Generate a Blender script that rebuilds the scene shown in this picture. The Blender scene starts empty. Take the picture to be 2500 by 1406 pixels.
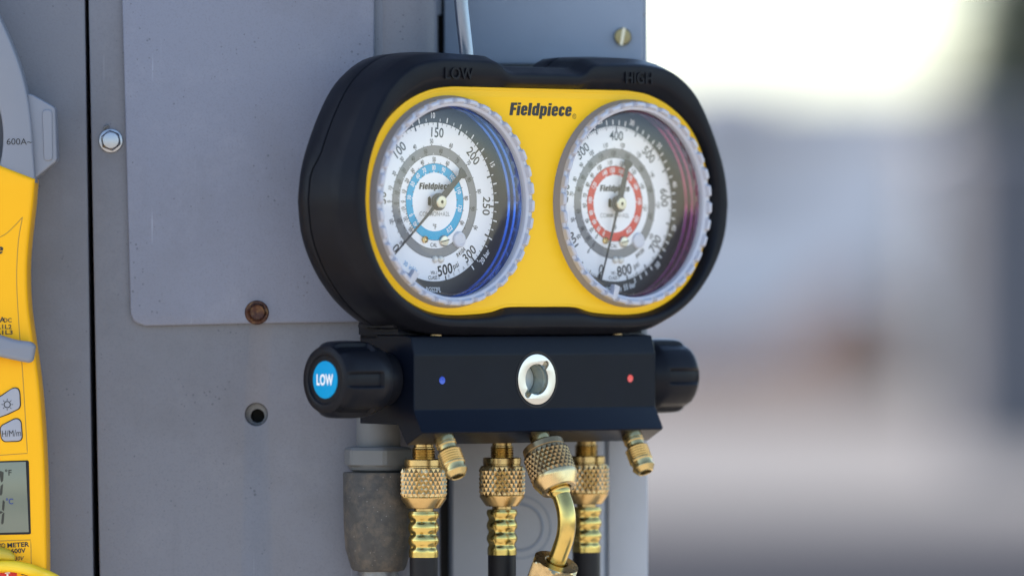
import bpy, math, random
from mathutils import Vector, Matrix, geometry
random.seed(7)
R = math.radians
pi = math.pi
S = 0.000154            # metres per design unit (about 0.15 mm)
F = 18500.0             # camera distance in design units
scene = bpy.context.scene
col = scene.collection

# ---------------------------------------------------------------- camera
cam = bpy.data.cameras.new('camera')
cam.lens = 266.4
cam.sensor_width = 36.0
cam.clip_start = 0.1
cam.clip_end = 3000
cam.dof.use_dof = True
cam.dof.focus_distance = (F - 65) * S
cam.dof.aperture_fstop = 5.4
cam_ob = bpy.data.objects.new('camera', cam)
cam_ob.location = (0, -F * S, 0)
cam_ob.rotation_euler = (R(90), 0, 0)
col.objects.link(cam_ob)
scene.camera = cam_ob

# ---------------------------------------------------------------- sky and sun
SUN_EL, SUN_ROT = R(40), R(-72)
world = bpy.data.worlds.new('World')
scene.world = world
world.use_nodes = True
wn = world.node_tree.nodes
wn.clear()
sky = wn.new('ShaderNodeTexSky')
sky.sky_type = 'NISHITA'
sky.sun_disc = False
sky.sun_elevation = SUN_EL
sky.sun_rotation = SUN_ROT
sky.air_density = 1.0
sky.dust_density = 0.6
sky.ozone_density = 1.2
bg = wn.new('ShaderNodeBackground')
bg.inputs['Strength'].default_value = 0.10
wo = wn.new('ShaderNodeOutputWorld')
world.node_tree.links.new(sky.outputs[0], bg.inputs[0])
world.node_tree.links.new(bg.outputs[0], wo.inputs[0])

sun = bpy.data.lights.new('sun', 'SUN')
sun.energy = 3.5
sun.angle = R(0.5)
sun.color = (1.0, 0.93, 0.82)
sun_ob = bpy.data.objects.new('sun', sun)
sd = Vector((math.sin(SUN_ROT) * math.cos(SUN_EL), math.cos(SUN_ROT) * math.cos(SUN_EL), math.sin(SUN_EL)))
sun_ob.rotation_euler = sd.to_track_quat('Z', 'Y').to_euler()
sun_ob.location = sd * 20
col.objects.link(sun_ob)

scene.view_settings.view_transform = 'Standard'
scene.view_settings.look = 'None'
scene.view_settings.gamma = 1.0
scene.view_settings.use_curve_mapping = False
scene.view_settings.exposure = 2.0
scene.render.engine = 'CYCLES'
try:
    scene.cycles.use_denoising = True
    scene.cycles.denoiser = 'OPENIMAGEDENOISE'
except Exception:
    pass
scene.cycles.max_bounces = 8
scene.cycles.transparent_max_bounces = 12
scene.cycles.sample_clamp_indirect = 6.0


# ================================================================ materials
def new_mat(name):
    m = bpy.data.materials.new(name)
    m.use_nodes = True
    return m, m.node_tree.nodes, m.node_tree.links, m.node_tree.nodes['Principled BSDF']


def pbr(name, color, rough=0.5, metal=0.0, spec=0.5, var=0.0, var_scale=200.0, bump=0.0, bump_scale=2000.0,
        rough_var=0.0, coat=0.0, specks=0.0, speck_col=(0.05, 0.05, 0.05), stain=None, stain_scale=60.0, stain_amt=0.0):
    m, n, l, b = new_mat(name)
    b.inputs['Base Color'].default_value = (*color, 1)
    b.inputs['Roughness'].default_value = rough
    b.inputs['Metallic'].default_value = metal
    b.inputs['Specular IOR Level'].default_value = spec
    b.inputs['Coat Weight'].default_value = coat
    tc = n.new('ShaderNodeTexCoord')
    src = None
    if var > 0:
        nz = n.new('ShaderNodeTexNoise')
        nz.inputs['Scale'].default_value = var_scale
        nz.inputs['Detail'].default_value = 5
        l.new(tc.outputs['Object'], nz.inputs['Vector'])
        mx = n.new('ShaderNodeMix')
        mx.data_type = 'RGBA'
        mx.inputs['A'].default_value = (*[c * (1 - var) for c in color], 1)
        mx.inputs['B'].default_value = (*[min(1, c * (1 + var)) for c in color], 1)
        l.new(nz.outputs['Fac'], mx.inputs['Factor'])
        src = mx.outputs['Result']
    if stain is not None:
        nz = n.new('ShaderNodeTexNoise')
        nz.inputs['Scale'].default_value = stain_scale
        nz.inputs['Detail'].default_value = 7
        nz.inputs['Roughness'].default_value = 0.65
        l.new(tc.outputs['Object'], nz.inputs['Vector'])
        rp = n.new('ShaderNodeValToRGB')
        rp.color_ramp.elements[0].position = 0.48
        rp.color_ramp.elements[1].position = 0.72
        l.new(nz.outputs['Fac'], rp.inputs['Fac'])
        mu = n.new('ShaderNodeMath')
        mu.operation = 'MULTIPLY'
        mu.inputs[1].default_value = stain_amt
        l.new(rp.outputs['Color'], mu.inputs[0])
        mx = n.new('ShaderNodeMix')
        mx.data_type = 'RGBA'
        if src:
            l.new(src, mx.inputs['A'])
        else:
            mx.inputs['A'].default_value = (*color, 1)
        mx.inputs['B'].default_value = (*stain, 1)
        l.new(mu.outputs[0], mx.inputs['Factor'])
        src = mx.outputs['Result']
    if specks > 0:
        vz = n.new('ShaderNodeTexVoronoi')
        vz.inputs['Scale'].default_value = 420
        l.new(tc.outputs['Object'], vz.inputs['Vector'])
        nz = n.new('ShaderNodeTexNoise')
        nz.inputs['Scale'].default_value = 35
        l.new(tc.outputs['Object'], nz.inputs['Vector'])
        th = n.new('ShaderNodeMath')
        th.operation = 'MULTIPLY'
        th.inputs[1].default_value = specks
        l.new(nz.outputs['Fac'], th.inputs[0])
        lt = n.new('ShaderNodeMath')
        lt.operation = 'LESS_THAN'
        l.new(vz.outputs['Distance'], lt.inputs[0])
        l.new(th.outputs[0], lt.inputs[1])
        mu = n.new('ShaderNodeMath')
        mu.operation = 'MULTIPLY'
        mu.inputs[1].default_value = 0.55
        l.new(lt.outputs[0], mu.inputs[0])
        mx = n.new('ShaderNodeMix')
        mx.data_type = 'RGBA'
        if src:
            l.new(src, mx.inputs['A'])
        else:
            mx.inputs['A'].default_value = (*color, 1)
        mx.inputs['B'].default_value = (*speck_col, 1)
        l.new(mu.outputs[0], mx.inputs['Factor'])
        src = mx.outputs['Result']
    if src:
        l.new(src, b.inputs['Base Color'])
    if rough_var > 0:
        nz = n.new('ShaderNodeTexNoise')
        nz.inputs['Scale'].default_value = var_scale * 1.7
        nz.inputs['Detail'].default_value = 6
        l.new(tc.outputs['Object'], nz.inputs['Vector'])
        mr = n.new('ShaderNodeMapRange')
        mr.inputs['To Min'].default_value = max(0.02, rough - rough_var)
        mr.inputs['To Max'].default_value = min(1, rough + rough_var)
        l.new(nz.outputs['Fac'], mr.inputs['Value'])
        l.new(mr.outputs[0], b.inputs['Roughness'])
    if bump > 0:
        nz = n.new('ShaderNodeTexNoise')
        nz.inputs['Scale'].default_value = bump_scale
        nz.inputs['Detail'].default_value = 4
        l.new(tc.outputs['Object'], nz.inputs['Vector'])
        bp = n.new('ShaderNodeBump')
        bp.inputs['Strength'].default_value = bump
        bp.inputs['Distance'].default_value = 0.0002
        l.new(nz.outputs['Fac'], bp.inputs['Height'])
        l.new(bp.outputs[0], b.inputs['Normal'])
    return m


def clear_mat(name, tint=(1, 1, 1), rough=0.02, ior=1.47):
    m, n, l, b = new_mat(name)
    n.remove(b)
    out = n['Material Output']
    tr = n.new('ShaderNodeBsdfTransparent')
    tr.inputs[0].default_value = (*tint, 1)
    gl = n.new('ShaderNodeBsdfGlossy')
    gl.inputs['Roughness'].default_value = rough
    # Schlick reflectance, the same from both sides of the thin sheet
    f0 = ((ior - 1) / (ior + 1)) ** 2
    lw = n.new('ShaderNodeLayerWeight')
    lw.inputs['Blend'].default_value = 0.5
    pw = n.new('ShaderNodeMath')
    pw.operation = 'POWER'
    pw.inputs[1].default_value = 5.0
    l.new(lw.outputs['Facing'], pw.inputs[0])
    mr = n.new('ShaderNodeMapRange')
    mr.inputs['To Min'].default_value = f0
    mr.inputs['To Max'].default_value = 1.0
    l.new(pw.outputs[0], mr.inputs['Value'])
    mx = n.new('ShaderNodeMixShader')
    l.new(mr.outputs[0], mx.inputs[0])
    l.new(tr.outputs[0], mx.inputs[1])
    l.new(gl.outputs[0], mx.inputs[2])
    l.new(mx.outputs[0], out.inputs['Surface'])
    return m


M = {}
def sheet_paint(name, base, smudge, pale, rough, seed):
    """weathered factory paint on sheet metal: fine orange-peel grain, cloudy smudges, run-off streaks, scuffs and pits"""
    m, n, l, b = new_mat(name)
    tc = n.new('ShaderNodeTexCoord')
    mp = n.new('ShaderNodeMapping')
    mp.inputs['Location'].default_value = (seed, seed * 0.7, seed * 1.3)
    l.new(tc.outputs['Object'], mp.inputs['Vector'])

    def noise(scale, detail, rough_, vec=None):
        z = n.new('ShaderNodeTexNoise')
        z.inputs['Scale'].default_value = scale
        z.inputs['Detail'].default_value = detail
        z.inputs['Roughness'].default_value = rough_
        l.new((vec or mp).outputs[0], z.inputs['Vector'])
        return z

    def ramp(src, lo, hi, gain):
        r = n.new('ShaderNodeMapRange')
        r.inputs['From Min'].default_value = lo
        r.inputs['From Max'].default_value = hi
        r.inputs['To Max'].default_value = gain
        l.new(src, r.inputs['Value'])
        return r.outputs[0]

    def mix(a, fac, col_):
        x = n.new('ShaderNodeMix')
        x.data_type = 'RGBA'
        if isinstance(a, tuple):
            x.inputs['A'].default_value = (*a, 1)
        else:
            l.new(a, x.inputs['A'])
        x.inputs['B'].default_value = (*col_, 1)
        l.new(fac, x.inputs['Factor'])
        return x.outputs['Result']
    cloud = noise(17, 6, 0.62)
    c = mix(base, ramp(cloud.outputs['Fac'], 0.50, 0.70, 0.75), smudge)
    cloud2 = noise(42, 7, 0.7)
    c = mix(c, ramp(cloud2.outputs['Fac'], 0.54, 0.74, 0.55), pale)
    st = n.new('ShaderNodeMapping')
    st.inputs['Scale'].default_value = (1.0, 1.0, 0.07)
    l.new(mp.outputs[0], st.inputs['Vector'])
    run = noise(150, 4, 0.6, st)
    c = mix(c, ramp(run.outputs['Fac'], 0.56, 0.78, 0.35), smudge)
    grain = noise(1500, 2, 0.5)
    c = mix(c, ramp(grain.outputs['Fac'], 0.50, 0.72, 0.30), tuple(q * 0.62 for q in base))
    # pits: sparse dark specks
    vz = n.new('ShaderNodeTexVoronoi')
    vz.inputs['Scale'].default_value = 430
    l.new(mp.outputs[0], vz.inputs['Vector'])
    gate = noise(60, 2, 0.5)
    th = ramp(gate.outputs['Fac'], 0.42, 0.8, 0.27)
    lt = n.new('ShaderNodeMath')
    lt.operation = 'LESS_THAN'
    l.new(vz.outputs['Distance'], lt.inputs[0])
    l.new(th, lt.inputs[1])
    mu = n.new('ShaderNodeMath')
    mu.operation = 'MULTIPLY'
    mu.inputs[1].default_value = 0.6
    l.new(lt.outputs[0], mu.inputs[0])
    c = mix(c, mu.outputs[0], tuple(q * 0.35 for q in base))
    # hairline scuffs running at a slant
    sc_ = n.new('ShaderNodeMapping')
    sc_.inputs['Rotation'].default_value = (0, R(34), 0)
    sc_.inputs['Scale'].default_value = (1.0, 1.0, 0.03)
    l.new(mp.outputs[0], sc_.inputs['Vector'])
    scr = noise(420, 2, 0.5, sc_)
    gate2 = noise(26, 3, 0.5)
    a1 = ramp(scr.outputs['Fac'], 0.68, 0.74, 1.0)
    a2 = ramp(gate2.outputs['Fac'], 0.52, 0.64, 0.5)
    mm = n.new('ShaderNodeMath')
    mm.operation = 'MULTIPLY'
    l.new(a1, mm.inputs[0])
    l.new(a2, mm.inputs[1])
    c = mix(c, mm.outputs[0], tuple(min(1, q * 1.7) for q in pale))
    l.new(c, b.inputs['Base Color'])
    rr = n.new('ShaderNodeMapRange')
    rr.inputs['To Min'].default_value = rough - 0.14
    rr.inputs['To Max'].default_value = rough + 0.16
    l.new(cloud2.outputs['Fac'], rr.inputs['Value'])
    l.new(rr.outputs[0], b.inputs['Roughness'])
    b.inputs['Specular IOR Level'].default_value = 0.4
    dent = noise(9, 2, 0.4)
    ad = n.new('ShaderNodeMath')
    ad.operation = 'MULTIPLY_ADD'
    ad.inputs[1].default_value = 14.0
    l.new(dent.outputs['Fac'], ad.inputs[0])
    peel = noise(900, 3, 0.5)
    l.new(peel.outputs['Fac'], ad.inputs[2])
    bp = n.new('ShaderNodeBump')
    bp.inputs['Strength'].default_value = 0.35
    bp.inputs['Distance'].default_value = 0.0002
    l.new(ad.outputs[0], bp.inputs['Height'])
    l.new(bp.outputs[0], b.inputs['Normal'])
    return m


M['paint'] = sheet_paint('cabinet_paint', (0.142, 0.146, 0.172), (0.118, 0.119, 0.135), (0.175, 0.178, 0.20), 0.44, 0.0)
M['paint_cover'] = sheet_paint('cover_paint', (0.170, 0.184, 0.240), (0.146, 0.154, 0.195), (0.218, 0.230, 0.282), 0.40, 3.1)
M['paint_box'] = pbr('box_paint', (0.215, 0.26, 0.335), 0.4, var=0.07, var_scale=20, stain=(0.14, 0.17, 0.22), stain_scale=40,
                     stain_amt=0.35)
M['paint_light'] = pbr('strip_paint', (0.40, 0.415, 0.45), 0.45, var=0.06, var_scale=20, stain=(0.31, 0.32, 0.35), stain_scale=30, stain_amt=0.35)
M['dark'] = pbr('dark_interior', (0.008, 0.008, 0.009), 0.8)
M['rubber'] = pbr('black_rubber', (0.0060, 0.0068, 0.0105), 0.37, spec=0.11, var=0.35, var_scale=70, bump=0.2, bump_scale=3500,
                  rough_var=0.12, specks=0.045, speck_col=(0.16, 0.16, 0.17), stain=(0.011, 0.0115, 0.0135), stain_scale=45, stain_amt=0.6)
M['seam'] = pbr('seam_black', (0.004, 0.004, 0.005), 0.7)
M['anodized'] = pbr('black_anodized', (0.003, 0.0048, 0.0105), 0.32, spec=0.11, var=0.2, var_scale=80, bump=0.08, bump_scale=6000,
                    rough_var=0.05, specks=0.035, speck_col=(0.25, 0.25, 0.25))
M['yellow'] = pbr('yellow_face', (0.89, 0.51, 0.014), 0.45, spec=0.2, var=0.03, var_scale=40, bump=0.05, bump_scale=4000)
M['yellow_meter'] = pbr('yellow_meter', (0.90, 0.445, 0.008), 0.42, spec=0.18, var=0.03, var_scale=30, bump=0.05, bump_scale=3000)
M['yellow_line'] = pbr('yellow_groove', (0.42, 0.22, 0.01), 0.5)
M['yellow_lead'] = pbr('yellow_lead', (0.82, 0.56, 0.02), 0.34)
M['olive_plug'] = pbr('olive_plug', (0.46, 0.34, 0.02), 0.4)
M['grey_plastic'] = pbr('grey_plastic', (0.20, 0.213, 0.25), 0.45, spec=0.3, var=0.04, var_scale=40, bump=0.05, bump_scale=3000)
M['grey_button'] = pbr('grey_button', (0.33, 0.335, 0.37), 0.5, spec=0.25)
M['lcd'] = pbr('lcd_glass', (0.17, 0.185, 0.14), 0.12, var=0.1, var_scale=30)
M['lcd_segment'] = pbr('lcd_segment', (0.02, 0.02, 0.014), 0.3)
M['lcd_blue'] = pbr('lcd_blue', (0.01, 0.03, 0.17), 0.3)
M['ink'] = pbr('black_ink', (0.012, 0.012, 0.013), 0.55)
M['ink_grey'] = pbr('grey_ink', (0.30, 0.30, 0.30), 0.55)
M['ink_blue'] = pbr('blue_ink', (0.12, 0.36, 0.62), 0.55)
M['ink_white'] = pbr('white_ink', (0.82, 0.82, 0.82), 0.5)
M['red'] = pbr('red_print', (0.55, 0.012, 0.01), 0.45)
M['dial_white'] = pbr('dial_white', (0.80, 0.80, 0.81), 0.5)
M['dial_black'] = pbr('dial_black', (0.022, 0.023, 0.026), 0.45)
M['dial_grey'] = pbr('dial_grey', (0.21, 0.21, 0.21), 0.5)
M['dial_blue'] = pbr('dial_blue', (0.02, 0.35, 0.58), 0.45, spec=0.2)
M['dial_red'] = pbr('dial_red', (0.58, 0.035, 0.022), 0.45)
M['bezel'] = pbr('milky_bezel', (0.43, 0.435, 0.49), 0.22, spec=0.55, var=0.03, var_scale=80)
M['bezel_side'] = pbr('bezel_skirt', (0.25, 0.235, 0.235), 0.4, spec=0.3)
M['blue_ring'] = pbr('blue_case', (0.035, 0.155, 0.60), 0.12, metal=0.82, coat=0.5)
M['red_ring'] = pbr('red_case', (0.27, 0.022, 0.10), 0.12, metal=0.82, coat=0.5)
M['lens'] = clear_mat('clear_lens', (0.99, 0.99, 0.99), 0.02, 1.6)
M['lens_skirt'] = clear_mat('clear_skirt', (0.90, 0.92, 0.95), 0.02, 1.5)
M['pointer'] = pbr('pointer_grey', (0.03, 0.03, 0.031), 0.45)
M['hub'] = pbr('brushed_hub', (0.50, 0.46, 0.36), 0.32, metal=1.0)
M['nickel'] = pbr('nickel_screw', (0.52, 0.49, 0.42), 0.3, metal=1.0)
M['steel'] = pbr('bright_steel', (0.34, 0.35, 0.38), 0.34, metal=1.0, var=0.12, var_scale=300, rough_var=0.1)
M['chrome'] = pbr('chrome_wire', (0.19, 0.235, 0.32), 0.24, metal=1.0)
M['silver_face'] = pbr('silver_face', (0.62, 0.59, 0.53), 0.34, metal=1.0, bump=0.03, bump_scale=5000)
M['bore'] = pbr('bore_metal', (0.50, 0.52, 0.47), 0.2, metal=1.0)
M['sight'] = pbr('sight_glass', (0.42, 0.46, 0.46), 0.08, spec=0.7)
M['brass'] = pbr('brass', (0.52, 0.37, 0.165), 0.27, metal=1.0, var=0.1, var_scale=120, rough_var=0.1,
                 stain=(0.22, 0.135, 0.05), stain_scale=160, stain_amt=0.4)
M['brass_knurl'] = pbr('brass_knurl', (0.58, 0.44, 0.23), 0.27, metal=1.0, var=0.12, var_scale=150, rough_var=0.1,
                       stain=(0.16, 0.10, 0.055), stain_scale=170, stain_amt=0.5)
M['brass_old'] = pbr('brass_tarnished', (0.30, 0.215, 0.115), 0.36, metal=1.0, var=0.15, var_scale=140, rough_var=0.12,
                     stain=(0.11, 0.075, 0.05), stain_scale=190, stain_amt=0.6, specks=0.10, speck_col=(0.12, 0.07, 0.04))
M['brass_yellow'] = pbr('brass_yellow', (0.56, 0.42, 0.135), 0.24, metal=1.0, var=0.08, var_scale=200, rough_var=0.08,
                        stain=(0.26, 0.21, 0.10), stain_scale=150, stain_amt=0.45, specks=0.06, speck_col=(0.2, 0.12, 0.04))
M['brass_pale'] = pbr('brass_pale', (0.50, 0.39, 0.18), 0.28, metal=1.0, rough_var=0.06, var=0.06, var_scale=200)
M['hose'] = pbr('hose_rubber', (0.009, 0.0085, 0.010), 0.42, spec=0.2, bump=0.1, bump_scale=2500)
M['rust'] = pbr('rusty_steel', (0.05, 0.013, 0.005), 0.3, metal=0.5, var=0.3, var_scale=300, rough_var=0.15,
                stain=(0.30, 0.17, 0.06), stain_scale=420, stain_amt=0.5, bump=0.5, bump_scale=2500)
M['zinc'] = pbr('cast_zinc', (0.115, 0.12, 0.125), 0.55, metal=0.0, spec=0.3, var=0.12, var_scale=60, bump=0.35, bump_scale=1800)  # grey darkened to carry the valve block's shade on the conduit
M['iron'] = pbr('cast_iron', (0.055, 0.052, 0.049), 0.6, metal=0.0, spec=0.25, var=0.4, var_scale=300, bump=0.7, bump_scale=1500,
                stain=(0.135, 0.108, 0.08), stain_scale=180, stain_amt=0.75, specks=0.16, speck_col=(0.26, 0.25, 0.23))
M['galv'] = pbr('galvanised_tube', (0.16, 0.16, 0.165), 0.38, metal=0.6, var=0.3, var_scale=500, bump=0.5, bump_scale=1200)
M['label_blue'] = pbr('label_blue', (0.001, 0.27, 0.53), 0.45, spec=0.12)
M['label_red'] = pbr('label_red', (0.55, 0.02, 0.02), 0.4)
M['dot_blue'] = pbr('dot_blue', (0.01, 0.06, 0.45), 0.25)
M['dot_red'] = pbr('dot_red', (0.75, 0.07, 0.06), 0.3)
M['milky'] = pbr('milky_plastic', (0.55, 0.56, 0.62), 0.3)
M['pearl'] = pbr('clear_bead', (0.70, 0.68, 0.62), 0.12, spec=0.8)
M['box_screw'] = pbr('yellow_zinc_screw', (0.26, 0.22, 0.12), 0.38, metal=0.9)
M['pad'] = pbr('bounce_concrete', (0.40, 0.34, 0.275), 0.9, var=0.1, var_scale=0.6)
M['ground'] = pbr('pale_concrete', (0.158, 0.152, 0.152), 0.9, spec=0.0, var=0.12, var_scale=0.3)
M['asphalt'] = pbr('asphalt', (0.035, 0.036, 0.042), 0.9, spec=0.0, var=0.15, var_scale=0.5)
M['soil'] = pbr('brown_soil', (0.074, 0.054, 0.048), 0.95, spec=0.0, var=0.3, var_scale=1.2)
M['far_wall'] = pbr('far_wall', (0.60, 0.56, 0.56), 0.85, spec=0.0, var=0.08, var_scale=0.4)
M['far_roof'] = pbr('far_roof', (0.42, 0.40, 0.43), 0.8, spec=0.0)
M['far_metal'] = pbr('far_shed', (0.135, 0.13, 0.14), 0.8, spec=0.0)
M['bark'] = pbr('bark', (0.07, 0.05, 0.035), 0.9)
M['needles'] = pbr('needles', (0.03, 0.055, 0.045), 0.8, var=0.3, var_scale=2)


# ================================================================ helpers
def link(ob, parent=None):
    col.objects.link(ob)
    if parent is not None:
        ob.parent = parent
    return ob


def mk(name, verts, faces, mat, parent=None, smooth=None, mats=None, midx=None, mw=None):
    me = bpy.data.meshes.new(name)
    if mw is not None:
        verts = [mw @ Vector(v) for v in verts]
    me.from_pydata([(v[0] * S, v[1] * S, v[2] * S) for v in verts], [], faces)
    for m in (mats or [mat]):
        me.materials.append(m)
    if midx is not None:
        me.polygons.foreach_set('material_index', midx)
    me.update()
    if smooth is not None:
        me.shade_smooth()
        me.set_sharp_from_angle(angle=R(smooth))
    return link(bpy.data.objects.new(name, me), parent)


def thing(name, label, cat, loc=(0, 0, 0), rotz=0.0, group=None):
    o = bpy.data.objects.new(name, None)
    o.empty_display_size = 0.01
    o.location = (loc[0] * S, loc[1] * S, loc[2] * S)
    o.rotation_euler = (0, 0, rotz)
    tag(o, label, cat, group)
    return link(o)


def tag(o, label, cat=None, group=None, kind=None):
    if label:
        o['label'] = label
    if cat:
        o['category'] = cat
    if group:
        o['group'] = group
    if kind:
        o['kind'] = kind
    return o


def node(name, parent, loc=(0, 0, 0)):
    o = bpy.data.objects.new(name, None)
    o.empty_display_size = 0.005
    o.location = Vector(loc) * S
    return link(o, parent)


def front(x, y, z):
    """2D shape (x, y) with thickness z -> x, up, towards the viewer."""
    return (x, -z, y)


def curve_mesh(cu):
    ob = bpy.data.objects.new('tmp', cu)
    col.objects.link(ob)
    dg = bpy.context.evaluated_depsgraph_get()
    ev = ob.evaluated_get(dg)
    me = ev.to_mesh()
    v = [tuple(p.co) for p in me.vertices]
    f = [tuple(p.vertices) for p in me.polygons]
    ev.to_mesh_clear()
    bpy.data.objects.remove(ob)
    bpy.data.curves.remove(cu)
    return v, f


def plate_geo(outlines, d0, d1, bevel=0.0, res=2):
    """closed 2D outlines (holes allowed) filled and extruded from depth d0 to d1 (towards viewer)"""
    cu = bpy.data.curves.new('tmp', 'CURVE')
    cu.dimensions = '2D'
    cu.fill_mode = 'BOTH'
    cu.extrude = max(0.0, (d1 - d0) / 2 - bevel)
    cu.bevel_depth = bevel
    cu.bevel_resolution = res
    if bevel:
        cu.offset = -bevel
    for o in outlines:
        sp = cu.splines.new('POLY')
        sp.points.add(len(o) - 1)
        for p, q in zip(sp.points, o):
            p.co = (q[0], q[1], 0, 1)
        sp.use_cyclic_u = True
    v, f = curve_mesh(cu)
    m = (d0 + d1) / 2
    return [(a, b, c + m) for a, b, c in v], f


def plate(name, outlines, d0, d1, mat, parent=None, bevel=0.0, mapf=front, smooth=35, off=(0, 0, 0), res=2):
    v, f = plate_geo(outlines, d0, d1, bevel, res)
    v = [mapf(*p) for p in v]
    v = [(p[0] + off[0], p[1] + off[1], p[2] + off[2]) for p in v]
    # weld curve caps to their sides so bevels shade smoothly
    key, nv, remap = {}, [], []
    for p in v:
        k = (round(p[0], 3), round(p[1], 3), round(p[2], 3))
        if k not in key:
            key[k] = len(nv)
            nv.append(p)
        remap.append(key[k])
    nf = []
    for q in f:
        g = [remap[i] for i in q]
        if len(set(g)) == len(g):
            nf.append(g)
    return mk(name, nv, nf, mat, parent, smooth)


def circle(cx, cy, r, n=64, ry=None, a0=0.0):
    ry = r if ry is None else ry
    return [(cx + r * math.cos(a0 + 2 * pi * i / n), cy + ry * math.sin(a0 + 2 * pi * i / n)) for i in range(n)]


def round_poly(pts, rad, n=6):
    out = []
    L = len(pts)
    for i in range(L):
        p0, p1, p2 = Vector(pts[i - 1]), Vector(pts[i]), Vector(pts[(i + 1) % L])
        r = rad[i] if isinstance(rad, (list, tuple)) else rad
        if r <= 0:
            out.append(tuple(p1))
            continue
        a, b = (p0 - p1), (p2 - p1)
        r = min(r, a.length * 0.48, b.length * 0.48)
        a = p1 + a.normalized() * r
        b = p1 + b.normalized() * r
        for k in range(n + 1):
            t = k / n
            q = a * (1 - t) ** 2 + p1 * 2 * t * (1 - t) + b * t * t
            out.append(tuple(q))
    return out


def spline(pts, n=8, closed=False):
    P = [Vector(p) for p in pts]
    L = len(P)
    out = []
    rng = L if closed else L - 1
    for i in range(rng):
        if closed:
            a, b, c, d = P[i - 1], P[i], P[(i + 1) % L], P[(i + 2) % L]
        else:
            a, b, c, d = P[max(i - 1, 0)], P[i], P[i + 1], P[min(i + 2, L - 1)]
        for k in range(n):
            t = k / n
            out.append(0.5 * ((2 * b) + (c - a) * t + (2 * a - 5 * b + 4 * c - d) * t * t + (3 * b - a - 3 * c + d) * t ** 3))
    if not closed:
        out.append(P[-1])
    return [tuple(p) for p in out]


def lathe_geo(prof, n=48, rf=None, a0=0.0):
    """prof: list of (r, h) revolved about local Z. rf(theta, r, h)->r"""
    v, f = [], []
    for (r, h) in prof:
        for i in range(n):
            a = a0 + 2 * pi * i / n
            rr = rf(a, r, h) if rf else r
            v.append((rr * math.cos(a), rr * math.sin(a), h))
    for j in range(len(prof) - 1):
        for i in range(n):
            k = (i + 1) % n
            f.append((j * n + i, j * n + k, (j + 1) * n + k, (j + 1) * n + i))
    if prof[0][0] > 0.01:
        f.append(tuple(range(n - 1, -1, -1)))
    if prof[-1][0] > 0.01:
        b = (len(prof) - 1) * n
        f.append(tuple(range(b, b + n)))
    return v, f


def lathe(name, prof, mat, parent, mw=None, n=48, smooth=35, rf=None, a0=0.0, caps=True):
    v, f = lathe_geo(prof, n, rf, a0)
    if not caps:
        f = [q for q in f if len(q) == 4]
    return mk(name, v, f, mat, parent, smooth, mw=mw)


def axis(o, z, x=(1, 0, 0)):
    """matrix with local Z along z, origin o"""
    z = Vector(z).normalized()
    x = Vector(x)
    x = (x - z * x.dot(z))
    if x.length < 1e-4:
        x = Vector((0, 1, 0)) - z * z.y
    x.normalize()
    y = z.cross(x)
    m = Matrix((x, y, z)).transposed().to_4x4()
    m.translation = Vector(o)
    return m


def tube_geo(path, rad, n=20, caps=True):
    P = [Vector(p) for p in path]
    v, f = [], []
    t0 = (P[1] - P[0]).normalized()
    x = t0.orthogonal().normalized()
    for i, p in enumerate(P):
        t = (P[min(i + 1, len(P) - 1)] - P[max(i - 1, 0)]).normalized()
        x = (x - t * x.dot(t)).normalized()
        y = t.cross(x)
        r = rad[i] if isinstance(rad, (list, tuple)) else rad
        for k in range(n):
            a = 2 * pi * k / n
            v.append(tuple(p + x * (r * math.cos(a)) + y * (r * math.sin(a))))
    for j in range(len(P) - 1):
        for k in range(n):
            q = (k + 1) % n
            f.append((j * n + k, j * n + q, (j + 1) * n + q, (j + 1) * n + k))
    if caps:
        f.append(tuple(range(n - 1, -1, -1)))
        b = (len(P) - 1) * n
        f.append(tuple(range(b, b + n)))
    return v, f


def tube(name, path, rad, mat, parent, n=20, smooth=40):
    v, f = tube_geo(path, rad, n)
    return mk(name, v, f, mat, parent, smooth)


def box_geo(a, b):
    (x0, y0, z0), (x1, y1, z1) = a, b
    v = [(x0, y0, z0), (x1, y0, z0), (x1, y1, z0), (x0, y1, z0), (x0, y0, z1), (x1, y0, z1), (x1, y1, z1), (x0, y1, z1)]
    f = [(0, 3, 2, 1), (4, 5, 6, 7), (0, 1, 5, 4), (1, 2, 6, 5), (2, 3, 7, 6), (3, 0, 4, 7)]
    return v, f


def merge(parts):
    V, Fc = [], []
    for v, f in parts:
        b = len(V)
        V += v
        Fc += [tuple(i + b for i in q) for q in f]
    return V, Fc


_tc = {}


def text_raw(s, bold):
    k = (s, bold)
    if k not in _tc:
        cu = bpy.data.curves.new('tmp', 'FONT')
        cu.body = s
        cu.size = 1.0
        cu.resolution_u = 4
        cu.fill_mode = 'FRONT'
        cu.offset = bold
        cu.space_character = 1.0 + bold * 1.5
        v, f = curve_mesh(cu)
        _tc[k] = (v, f)
    return _tc[k]


_cap = None


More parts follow.
